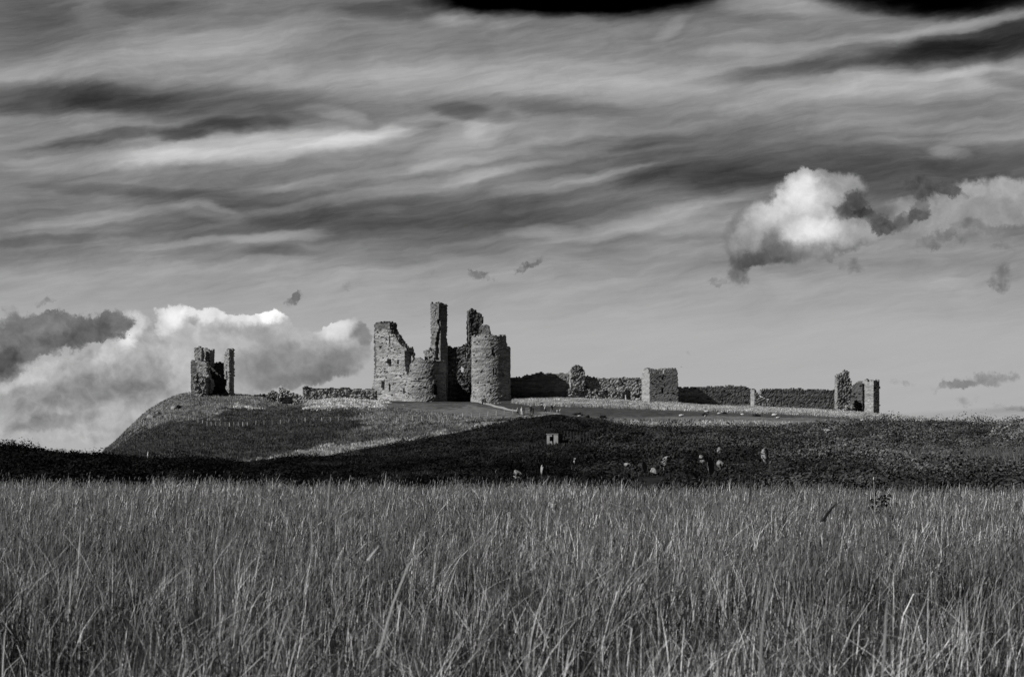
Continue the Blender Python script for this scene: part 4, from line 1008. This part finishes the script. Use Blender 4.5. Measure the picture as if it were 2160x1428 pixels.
beast('sheep', 'white sheep lying beside the largest grazing one', 'sheep', 1641, 883, 0.85, R_(20), M_WOOL, M_SHEEPFACE, sg, lying=True)
beast('sheep', 'rightmost white sheep, below the broken corner tower', 'sheep', 1818, 888, 0.7, R_(0), M_WOOL, M_SHEEPFACE, sg, lying=True)
beast('sheep', 'pale sheep lying between the dog and the square tower', 'sheep', 1222, 879, 0.7, R_(20), M_WOOL, M_SHEEPFACE, sg, lying=True)

# distant birds
def bird(px, py, Y, span, roll, label):
    root = empty('bird', (float(toX(px, Y)), Y, float(toZ(py, Y))), R_(35)); tag(root, label, 'bird', 'birds in the sky')
    fused('body', [[((-.16, 0, 0), .02), ((-.03, 0, 0), .05), ((.1, 0, 0), .045), ((.2, 0, .01), .025)]], M_BIRD, root, .015)
    for sd in (-1, 1):
        v = [(.08, .03 * sd, .02), (-.06, .03 * sd, .02), (.12, .28 * sd, .10), (-.03, .28 * sd, .10), (.02, .6 * sd, .02), (-.05, .6 * sd, .02)]
        v = v + [(a, b_, c - .012) for a, b_, c in v]
        f_ = [(0, 1, 3, 2), (2, 3, 5, 4), (6, 8, 9, 7), (8, 10, 11, 9), (0, 2, 8, 6), (2, 4, 10, 8), (1, 7, 9, 3), (3, 9, 11, 5), (4, 5, 11, 10), (0, 6, 7, 1)]
        link('wing', mk_mesh('wing', v, f_), M_BIRD, root)
    root.scale = (span,) * 3
bird(894.5, 690, 440, 0.5, 0, 'tiny dark bird flying left of the tallest gatehouse turret')
bird(1437, 774, 440, 0.6, 0, 'tiny dark bird flying just above the square wall tower')
bird(273, 707, 460, 0.8, 0, 'tiny dark bird at the left against the cumulus cloud')

# ================================================================ plants
def sprigs(P, size, normal_bias, n_rng, aspect=(0.5, 1.0)):
    """one small pointed leaf-clump face per point: kite quads with random turn"""
    n = len(P)
    d = n_rng.normal(size=(n, 3)) + normal_bias
    d /= np.linalg.norm(d, axis=1)[:, None]
    u = np.cross(d, n_rng.normal(size=(n, 3))); u /= np.linalg.norm(u, axis=1)[:, None]
    w = np.cross(d, u)
    s = size[:, None]; a = n_rng.uniform(aspect[0], aspect[1], (n, 1)) * s
    v = np.stack([P - u * s * .5, P - w * a * .4 + u * s * .05, P + u * s * .6, P + w * a * .4 + u * s * .05], 1)
    return v.reshape(-1, 3)

gr = np.random.default_rng(11)
# --- gorse thickets on the banks -------------------------------------------------
def in_bank(px, Y, marg=6): return (Y > np.interp(px, cols, YF) + 16) & (Y < np.interp(px, cols, YB) + marg)
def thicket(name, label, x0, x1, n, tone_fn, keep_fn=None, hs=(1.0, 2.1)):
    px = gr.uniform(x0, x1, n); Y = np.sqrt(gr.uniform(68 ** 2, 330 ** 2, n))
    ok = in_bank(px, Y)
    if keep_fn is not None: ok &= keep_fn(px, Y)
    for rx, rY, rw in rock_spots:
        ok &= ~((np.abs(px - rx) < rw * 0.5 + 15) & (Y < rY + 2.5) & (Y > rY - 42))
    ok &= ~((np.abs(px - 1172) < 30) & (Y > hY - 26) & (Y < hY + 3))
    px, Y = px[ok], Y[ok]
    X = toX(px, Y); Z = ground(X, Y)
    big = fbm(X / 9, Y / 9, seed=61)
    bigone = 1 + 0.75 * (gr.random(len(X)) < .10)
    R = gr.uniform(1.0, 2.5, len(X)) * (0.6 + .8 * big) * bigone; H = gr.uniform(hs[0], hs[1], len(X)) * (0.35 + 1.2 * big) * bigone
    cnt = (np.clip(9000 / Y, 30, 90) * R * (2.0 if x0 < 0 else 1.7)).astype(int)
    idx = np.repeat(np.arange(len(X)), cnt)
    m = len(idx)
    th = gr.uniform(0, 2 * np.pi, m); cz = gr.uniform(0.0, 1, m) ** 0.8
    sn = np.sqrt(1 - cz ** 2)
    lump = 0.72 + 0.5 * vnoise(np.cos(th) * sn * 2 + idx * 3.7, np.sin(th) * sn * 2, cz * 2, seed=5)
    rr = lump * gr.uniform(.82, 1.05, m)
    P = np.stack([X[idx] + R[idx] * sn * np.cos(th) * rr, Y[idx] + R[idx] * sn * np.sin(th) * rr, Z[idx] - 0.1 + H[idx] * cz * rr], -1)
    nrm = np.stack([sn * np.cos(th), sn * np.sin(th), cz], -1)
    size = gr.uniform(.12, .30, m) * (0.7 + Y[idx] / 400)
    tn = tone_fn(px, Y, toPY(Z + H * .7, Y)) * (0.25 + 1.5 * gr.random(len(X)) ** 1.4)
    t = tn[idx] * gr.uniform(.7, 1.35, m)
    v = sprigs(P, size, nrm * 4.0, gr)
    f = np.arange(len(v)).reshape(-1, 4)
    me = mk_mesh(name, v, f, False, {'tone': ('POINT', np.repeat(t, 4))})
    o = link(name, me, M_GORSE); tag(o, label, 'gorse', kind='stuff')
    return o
thicket('gorse_thicket', 'near-black gorse thicket with cloud shadow painted in, filling the left bank behind the grass field', -300, 640, 7300, lambda px, Y, py: np.full_like(px, .014), hs=(.6, 1.0))  # gorse tone lowered to stand in for a cloud shadow
thicket('gorse_thicket', 'very dark gorse and heath with shadow painted in, on the middle bank below the gatehouse', 640, 1260, 4500, lambda px, Y, py: np.where(py < 960, .024, .012), lambda px, Y: (gr.random(len(px)) < np.where(Y > 190, .45, 1.0)), hs=(.3, .8))  # same shadow carried on in the lowered tone of the middle bank
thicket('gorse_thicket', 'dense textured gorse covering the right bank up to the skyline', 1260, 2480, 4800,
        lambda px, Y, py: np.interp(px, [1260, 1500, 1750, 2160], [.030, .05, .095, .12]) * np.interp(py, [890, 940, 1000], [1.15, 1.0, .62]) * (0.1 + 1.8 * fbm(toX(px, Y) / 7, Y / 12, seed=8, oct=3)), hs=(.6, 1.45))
# pale open scrub at the right, low on the bank
def patch_scatter(name, label, cat, polys, n, y0, y1, hh, tone_v, wid=.05):
    px = gr.uniform(min(p[0] for q in polys for p in q), max(p[0] for q in polys for p in q), n); Y = gr.uniform(y0, y1, n)
    X = toX(px, Y); Z = ground(X, Y); py = toPY(Z + .6, Y)
    ok = np.zeros(n, bool)
    for q in polys: ok |= inpoly(q, px, py)
    return X[ok], Y[ok], Z[ok]

# individual bushes that stand apart
def bush(name, px, py, w_px, h_px, y0, y1, tone_v, label, group=None, cat='bush'):
    x, y, z = at_py(px, py, y0, y1)
    s = y / F; Rr = w_px * s / 2; H = h_px * s
    n = 420
    th = gr.uniform(0, 2 * np.pi, n); cz = gr.random(n); sn = np.sqrt(1 - cz ** 2)
    rr = (0.7 + .5 * vnoise(np.cos(th) * sn * 2 + px, np.sin(th) * sn * 2, cz * 2, seed=5)) * gr.uniform(.5, 1.05, n)
    P = np.stack([Rr * sn * np.cos(th) * rr, Rr * sn * np.sin(th) * rr, H * cz * rr], -1)
    v = sprigs(P, gr.uniform(.16, .34, n), np.stack([sn * np.cos(th), sn * np.sin(th), cz], -1) * .9, gr)
    me = mk_mesh('foliage', v, np.arange(len(v)).reshape(-1, 4), False, {'tone': ('POINT', np.repeat(tone_v * gr.uniform(.5, 1.5, n), 4))})
    root = empty(name, (x, y, z)); tag(root, label, cat, group)
    link('foliage', me, M_GORSE, root)
    for q in range(4):
        a = q * 1.6 + px; link('stem', tube_mesh('stem', [(0, 0, -.2), (Rr * .3 * math.cos(a), Rr * .3 * math.sin(a), H * .35), (Rr * .55 * math.cos(a), Rr * .55 * math.sin(a), H * .65)], .06, 5, (1, .7, .35)), M_DARKWOOD, root)
    return root
bg = 'bushes standing apart on the hill and pasture'
bush('gorse_bush', 377, 862, 13, 8, 400, 445, .02, 'small black bush alone on the slope below the hill tower', bg)
bush('gorse_bush', 1219, 876, 26, 6, 330, 445, .035, 'low dark bush on the pasture just right of the dog', bg)
bush('gorse_bush', 1240, 881, 9, 5, 330, 445, .035, 'tiny dark bush between the low bush and the square tower', bg)
bush('gorse_bush', 1272, 882, 16, 6, 330, 445, .035, 'small dark bush on the pasture below the doorway wall', bg)
bush('gorse_bush', 1486, 877, 12, 5, 330, 445, .035, 'dark bush touching the two sheep below the shadowed wall', bg)
bush('gorse_bush', 1529, 873, 10, 4, 330, 445, .035, 'dark tuft right of the sheep by the fence', bg)
bush('gorse_bush', 1596, 878, 18, 5, 330, 445, .04, 'dark bush by the fence below the buttress', bg)
bush('gorse_bush', 1535, 896, 8, 5, 300, 400, .03, 'tiny dark bush on the pasture edge above the gorse bank', bg)
bush('gorse_bush', 1765, 897, 46, 11, 300, 400, .035, 'wide dark bush rising above the right gorse bank below the corner tower', bg)
bush('gorse_bush', 1600, 908, 36, 12, 285, 340, .04, 'round dark bush topping the gorse bank below the buttress', bg)
bush('gorse_bush', 552, 834, 6, 3, 440, 460, .03, 'tiny dark bush on the skyline left of the outbuilding', bg)

# --- rough grass over the hill -----------------------------------------------------
def tufts(name, label, n, sel, hh, tone_fn, wid, blades=3, x0=140, x1=2250, ya=232, yb=476):
    px = gr.uniform(x0, x1, n); Y = gr.uniform(ya, yb, n)
    X = toX(px, Y); Z = ground(X, Y); py = toPY(Z, Y)
    ok = sel(px, py, Y); px, py, Y, X, Z = px[ok], py[ok], Y[ok], X[ok], Z[ok]
    t = tone_fn(px, py, Y, X)
    n = len(px); idx = np.repeat(np.arange(n), blades); m = len(idx)
    a = gr.uniform(0, np.pi, m); lean = gr.normal(0, .35, (m, 2)); h = gr.uniform(hh[0], hh[1], m)
    bx = X[idx] + gr.normal(0, .12, m); by = Y[idx] + gr.normal(0, .12, m); bz = ground(bx, by) - .04
    w = wid * gr.uniform(.6, 1.4, m)
    v = np.stack([np.stack([bx - np.cos(a) * w, by - np.sin(a) * w, bz], -1), np.stack([bx + np.cos(a) * w, by + np.sin(a) * w, bz], -1),
                  np.stack([bx + lean[:, 0] * h, by + lean[:, 1] * h, bz + h], -1)], 1).reshape(-1, 3)
    tt = np.repeat(t[idx] * gr.uniform(.4, 1.9, m), 3)
    me = mk_mesh(name, v, np.arange(len(v)).reshape(-1, 3), False, {'tone': ('POINT', tt)})
    o = link(name, me, M_TUFT); tag(o, label, 'grass', kind='stuff'); return o
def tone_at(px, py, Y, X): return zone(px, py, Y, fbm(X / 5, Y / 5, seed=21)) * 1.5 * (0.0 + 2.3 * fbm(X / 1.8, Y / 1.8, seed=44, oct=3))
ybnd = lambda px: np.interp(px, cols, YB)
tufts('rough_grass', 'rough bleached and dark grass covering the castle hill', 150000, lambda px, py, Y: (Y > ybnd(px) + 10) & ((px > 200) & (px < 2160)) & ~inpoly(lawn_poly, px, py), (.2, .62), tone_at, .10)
strip = [(1080, 838), (1200, 830), (1430, 842), (1600, 848), (1860, 868), (2010, 886), (1900, 890), (1700, 876), (1430, 866), (1190, 858), (1120, 856), (1080, 850)]
tufts('long_pale_grass', 'long pale dry grass along the foot of the right curtain walls', 60000, lambda px, py, Y: inpoly(strip, px, py), (.4, .85), lambda px, py, Y, X: np.clip(.16 + .75 * fbm(X / 3, Y / 2, seed=81, oct=3) ** 1.5, .1, .6), .06, ya=395, yb=472, x0=1075, x1=2015)
tufts('heath_scrub', 'dark heath and scrub on the middle bank', 60000, lambda px, py, Y: in_bank(px, Y, 14) & (px > 620) & (px < 1330), (.25, .6), lambda px, py, Y, X: .04 * (0.3 + 2.2 * fbm(X / 6, Y / 2.5, seed=70) ** 2), .13, ya=90, yb=335, x0=620, x1=1330)
pale = [[(1920, 972), (1990, 968), (2070, 985), (2020, 1002), (1940, 990)], [(2030, 985), (2100, 972), (2200, 985), (2200, 1000), (2060, 996)]]
tufts('pale_scrub', 'patches of paler grass low in the right bank', 60000, lambda px, py, Y: inpoly(pale[0], px, py) | inpoly(pale[1], px, py), (1.0, 1.7), lambda px, py, Y, X: np.full_like(px, .13), .10, ya=80, yb=240, x0=1900, x1=2200)

# --- the field of dry grass ----------------------------------------------------------
NB = 480000
fr = np.random.default_rng(5)
u_ = fr.random(NB)
Y = (np.sqrt(4.2) + u_ * (np.sqrt(66) - np.sqrt(4.2))) ** 2          # thins as the power 1.5 of distance
Y = np.where(u_ < 0, Y, Y)
half = 0.335 * Y + 2.8
X = fr.uniform(-1, 1, NB) * half
edge = np.interp(toPX(X, Y), cols, YF)
clump = fbm(X * 1.1, Y * 1.1, seed=50, oct=3); clump2 = fbm(X * 0.22, Y * 0.22, seed=51, oct=3)
ok = (Y < edge + fr.normal(0, .6, NB)) & (fr.random(NB) < np.clip(np.interp(Y, [12, 25], [4.5, 2.6]) * (clump - np.interp(Y, [12, 25], [.36, .22])), .03, 1) * np.interp(Y, [5, 9, 18], [.48, .72, 1]))
# blades grow in tussocks of unequal height and colour
X, Y, clump, clump2 = X[ok], Y[ok], clump[ok], clump2[ok]
n = len(X)
tc_ = np.where(Y < 16, 0.34, 0.5)
gx_, gy_ = np.floor(X / tc_), np.floor(Y / tc_)
tus = hash01(gx_, gy_, gx_ * 0 + 9); tus2 = hash01(gx_, gy_, gx_ * 0 + 17)
cell = 0.16
cx = np.floor(X / cell); cy_ = np.floor(Y / cell)
tx = (cx + hash01(cx, cy_, cx * 0 + 1)) * cell; ty = (cy_ + hash01(cx, cy_, cx * 0 + 2)) * cell
pull = np.where(Y < 30, .55, .2); X = X * (1 - pull) + tx * pull; Y = Y * (1 - pull) + ty * pull
h = (0.34 + 0.50 * clump + fr.normal(0, .085, n)) * (0.80 + 0.38 * clump2)
h = h * (0.50 + 0.62 * tus)
h = np.clip(h, .10, 1.0)
tall = fr.random(n) < 0.035; h = np.where(tall, h * fr.uniform(1.1, 1.35, n), h)
kinds = fr.random(n)
w = np.maximum(0.0020, 0.00016 * Y) * fr.uniform(.5, 1.6, n)
broad = (kinds < .06) & (Y < 30); w = np.where(broad, w * fr.uniform(1.6, 3.0, n), w); w = w * np.interp(Y, [5, 12], [1.15, 1.0]); h = np.where(broad, h * .78, h) * np.interp(Y, [5, 14], [.86, 1])
thin = tall; w = np.where(thin, w * .7, w)
az = fr.uniform(0, 2 * np.pi, n)
tang = np.arctan2(Y - ty, X - tx) if False else az
lean = np.abs(fr.normal(0, 1, n)) * np.interp(Y, [5, 12, 30], [.46, .36, .24]) + (fr.random(n) < .06) * fr.uniform(.3, .9, n)
lx, ly = np.cos(az) * lean + .05, np.sin(az) * lean
fa = fr.uniform(0, np.pi, n); ux, uy = np.cos(fa), np.sin(fa)
# turn most blades roughly across the view so that they do not vanish edge-on
Z0 = ground(X, Y) - .02
lv = [0.0, .38, .72, 1.0]; wv = [1.0, .95, .7, .12]
kink = (fr.random(n) < .32); kx, ky = fr.normal(0, .5, n), fr.normal(0, .5, n)
Vv = np.empty((n, 8, 3)); T = np.empty((n, 8))
bright = fr.random(n)
tone_b = np.where(bright < .48, fr.uniform(.02, .05, n), np.where(bright < .78, fr.uniform(.15, .34, n), fr.uniform(.7, 1.15, n))) * (0.1 + 1.8 * clump2)
tone_b = tone_b * (0.55 + 0.9 * tus2) * np.interp(Y, [8, 22, 38, 55], [.95, .86, 1.25, 3.0]); tone_b = np.minimum(tone_b, .88)
for q, (a, b) in enumerate(zip(lv, wv)):
    hz = h * (a - .16 * lean * a * a)
    ox = lx * h * a * a * 1.25; oy = ly * h * a * a * 1.25
    if q == 3:
        ox = ox + kink * kx * h * .45; oy = oy + kink * ky * h * .45; hz = hz - kink * h * .22
    for s, sg_ in ((0, -1), (1, 1)):
        Vv[:, q * 2 + s, 0] = X + ox + sg_ * ux * w * b; Vv[:, q * 2 + s, 1] = Y + oy + sg_ * uy * w * b; Vv[:, q * 2 + s, 2] = Z0 + hz
        T[:, q * 2 + s] = tone_b
base_i = (np.arange(n) * 8)[:, None]
fc = np.concatenate([base_i + np.array([[q * 2, q * 2 + 1, q * 2 + 3, q * 2 + 2]]) for q in range(3)], 1).reshape(-1, 4)
me = mk_mesh('field_grass', Vv.reshape(-1, 3), fc, False, {'tone': ('POINT', T.ravel())})
o = link('field_grass', me, M_BLADE); tag(o, 'field of long dry grass filling the foreground', 'grass', kind='stuff')
# seed heads at the tips of the far grass, where they catch against the dark bank
sel = np.nonzero((Y > 14) & (fr.random(n) < .35))[0]
tip = Vv[sel, 6] * .5 + Vv[sel, 7] * .5
L_ = fr.uniform(.05, .11, len(sel)); ws = np.maximum(.004, .00020 * Y[sel])
v = np.stack([tip - [0, 0, .02], tip + np.stack([ws, 0 * ws, L_ * .5], -1), tip + np.stack([fr.normal(.02, .02, len(sel)), 0 * ws, L_], -1), tip + np.stack([-ws, 0 * ws, L_ * .5], -1)], 1).reshape(-1, 3)
me = mk_mesh('seed_heads', v, np.arange(len(v)).reshape(-1, 4), False, {'tone': ('POINT', np.repeat(fr.uniform(.12, .34, len(sel)), 4))})
o = link('seed_heads', me, M_BLADE); tag(o, 'pale seed heads over the field of dry grass', 'grass', kind='stuff')

# single stems that stand out of the field
def blade_obj(name, label, P, w, tone_v, cat='grass stem', group='single stems standing out of the field'):
    P = [Vector(p) for p in P]; o3 = P[0]
    V_, Fc = [], []
    for q, p in enumerate(P):
        f = q / (len(P) - 1); ww = w * (1 - .85 * f ** 2)
        V_ += [tuple(p - o3 + Vector((-ww, 0, 0))), tuple(p - o3 + Vector((0, -ww * .35, 0))), tuple(p - o3 + Vector((ww, 0, 0)))]
    for q in range(len(P) - 1):
        for s in (0, 1): Fc.append((q * 3 + s, q * 3 + s + 1, q * 3 + s + 4, q * 3 + s + 3))
    me = mk_mesh(name, V_, Fc, True, {'tone': ('POINT', np.full(len(V_), tone_v))})
    o = link(name, me, M_BLADE, loc=o3); return tag(o, label, cat, group)
def pix(px, py, Y): return (float(toX(px, Y)), Y, float(toZ(py, Y)))
blade_obj('bent_straw', 'bright broad bent grass blade near the centre of the foreground', [pix(797, 1385, 6.6), pix(812, 1330, 6.6), pix(830, 1270, 6.65), pix(862, 1190, 6.7), pix(885, 1165, 6.8)], .005, .55)
blade_obj('bent_straw', 'bright broken blade tilted up to the right, left of centre in mid field', [pix(775, 1182, 9), pix(785, 1168, 9), pix(800, 1150, 9.05)], .006, .75)
blade_obj('bent_straw', 'pale upright blade in the right foreground', [pix(1860, 1440, 6), pix(1866, 1370, 6), pix(1868, 1300, 6.05), pix(1873, 1255, 6.1)], .0045, .4)
blade_obj('bent_straw', 'tall pale blade in the foreground left of the pale upright one', [pix(1600, 1440, 6), pix(1607, 1340, 6), pix(1615, 1270, 6.05), pix(1632, 1190, 6.1)], .0045, .4)
blade_obj('straw', 'blurred pale stem rising above the field edge, left of centre', [pix(692, 1075, 26), pix(695, 1030, 26), pix(698, 1000, 26)], .016, .4)
blade_obj('straw', 'blurred grey stem rising above the field edge, right of centre', [pix(1582, 1075, 26), pix(1583, 1030, 26), pix(1584, 992, 26)], .016, .08)
blade_obj('dark_straw', 'dark curved blade arching in the field at the right', [pix(1735, 1100, 10), pix(1748, 1080, 10), pix(1760, 1066, 10), pix(1776, 1056, 10)], .012, .03)
# a seed head on a tall stem at the right
root = empty('seeding_grass', pix(1846, 1110, 25)); tag(root, 'tall stem with one bright round seed head at the right edge of the field', 'grass stem', 'single stems standing out of the field')
link('stem', tube_mesh('stem', [(0, 0, -.4), (0, 0, 0), (-.01, 0, .45), (-.02, 0, .68)], .004, 5), M_WOOD, root)
link('seed_head', rock_mesh('seed_head', .055, .055, .09, 777, sub=2), M_WHITE, root, (-.02, 0, .69))
# dark thistle
tx_, ty_ = toX(1858, 30.0), 30.0
root = empty('thistle', (float(tx_), ty_, float(ground(tx_, ty_)))); tag(root, 'dark thistle standing in the field at the right', 'thistle')
link('stem', tube_mesh('stem', [(0, 0, 0), (.02, 0, .4), (0, 0, .72)], .012, 5), M_DARKWOOD, root)
nq = 120; P = np.stack([gr.normal(0, .10, nq), gr.normal(0, .10, nq), gr.uniform(.35, .78, nq)], -1)
v = sprigs(P, gr.uniform(.05, .10, nq), np.zeros((nq, 3)), gr)
link('leaves', mk_mesh('leaves', v, np.arange(len(v)).reshape(-1, 4), False, {'tone': ('POINT', np.full(len(v), .02))}), M_GORSE, root)
for q, (a, b) in enumerate([(-.1, .80), (.06, .84), (.14, .78)]): link('flower_head', rock_mesh('flower_head', .07, .07, .08, 500 + q, sub=2), M_DARKCLOTH, root, (a, 0, b))
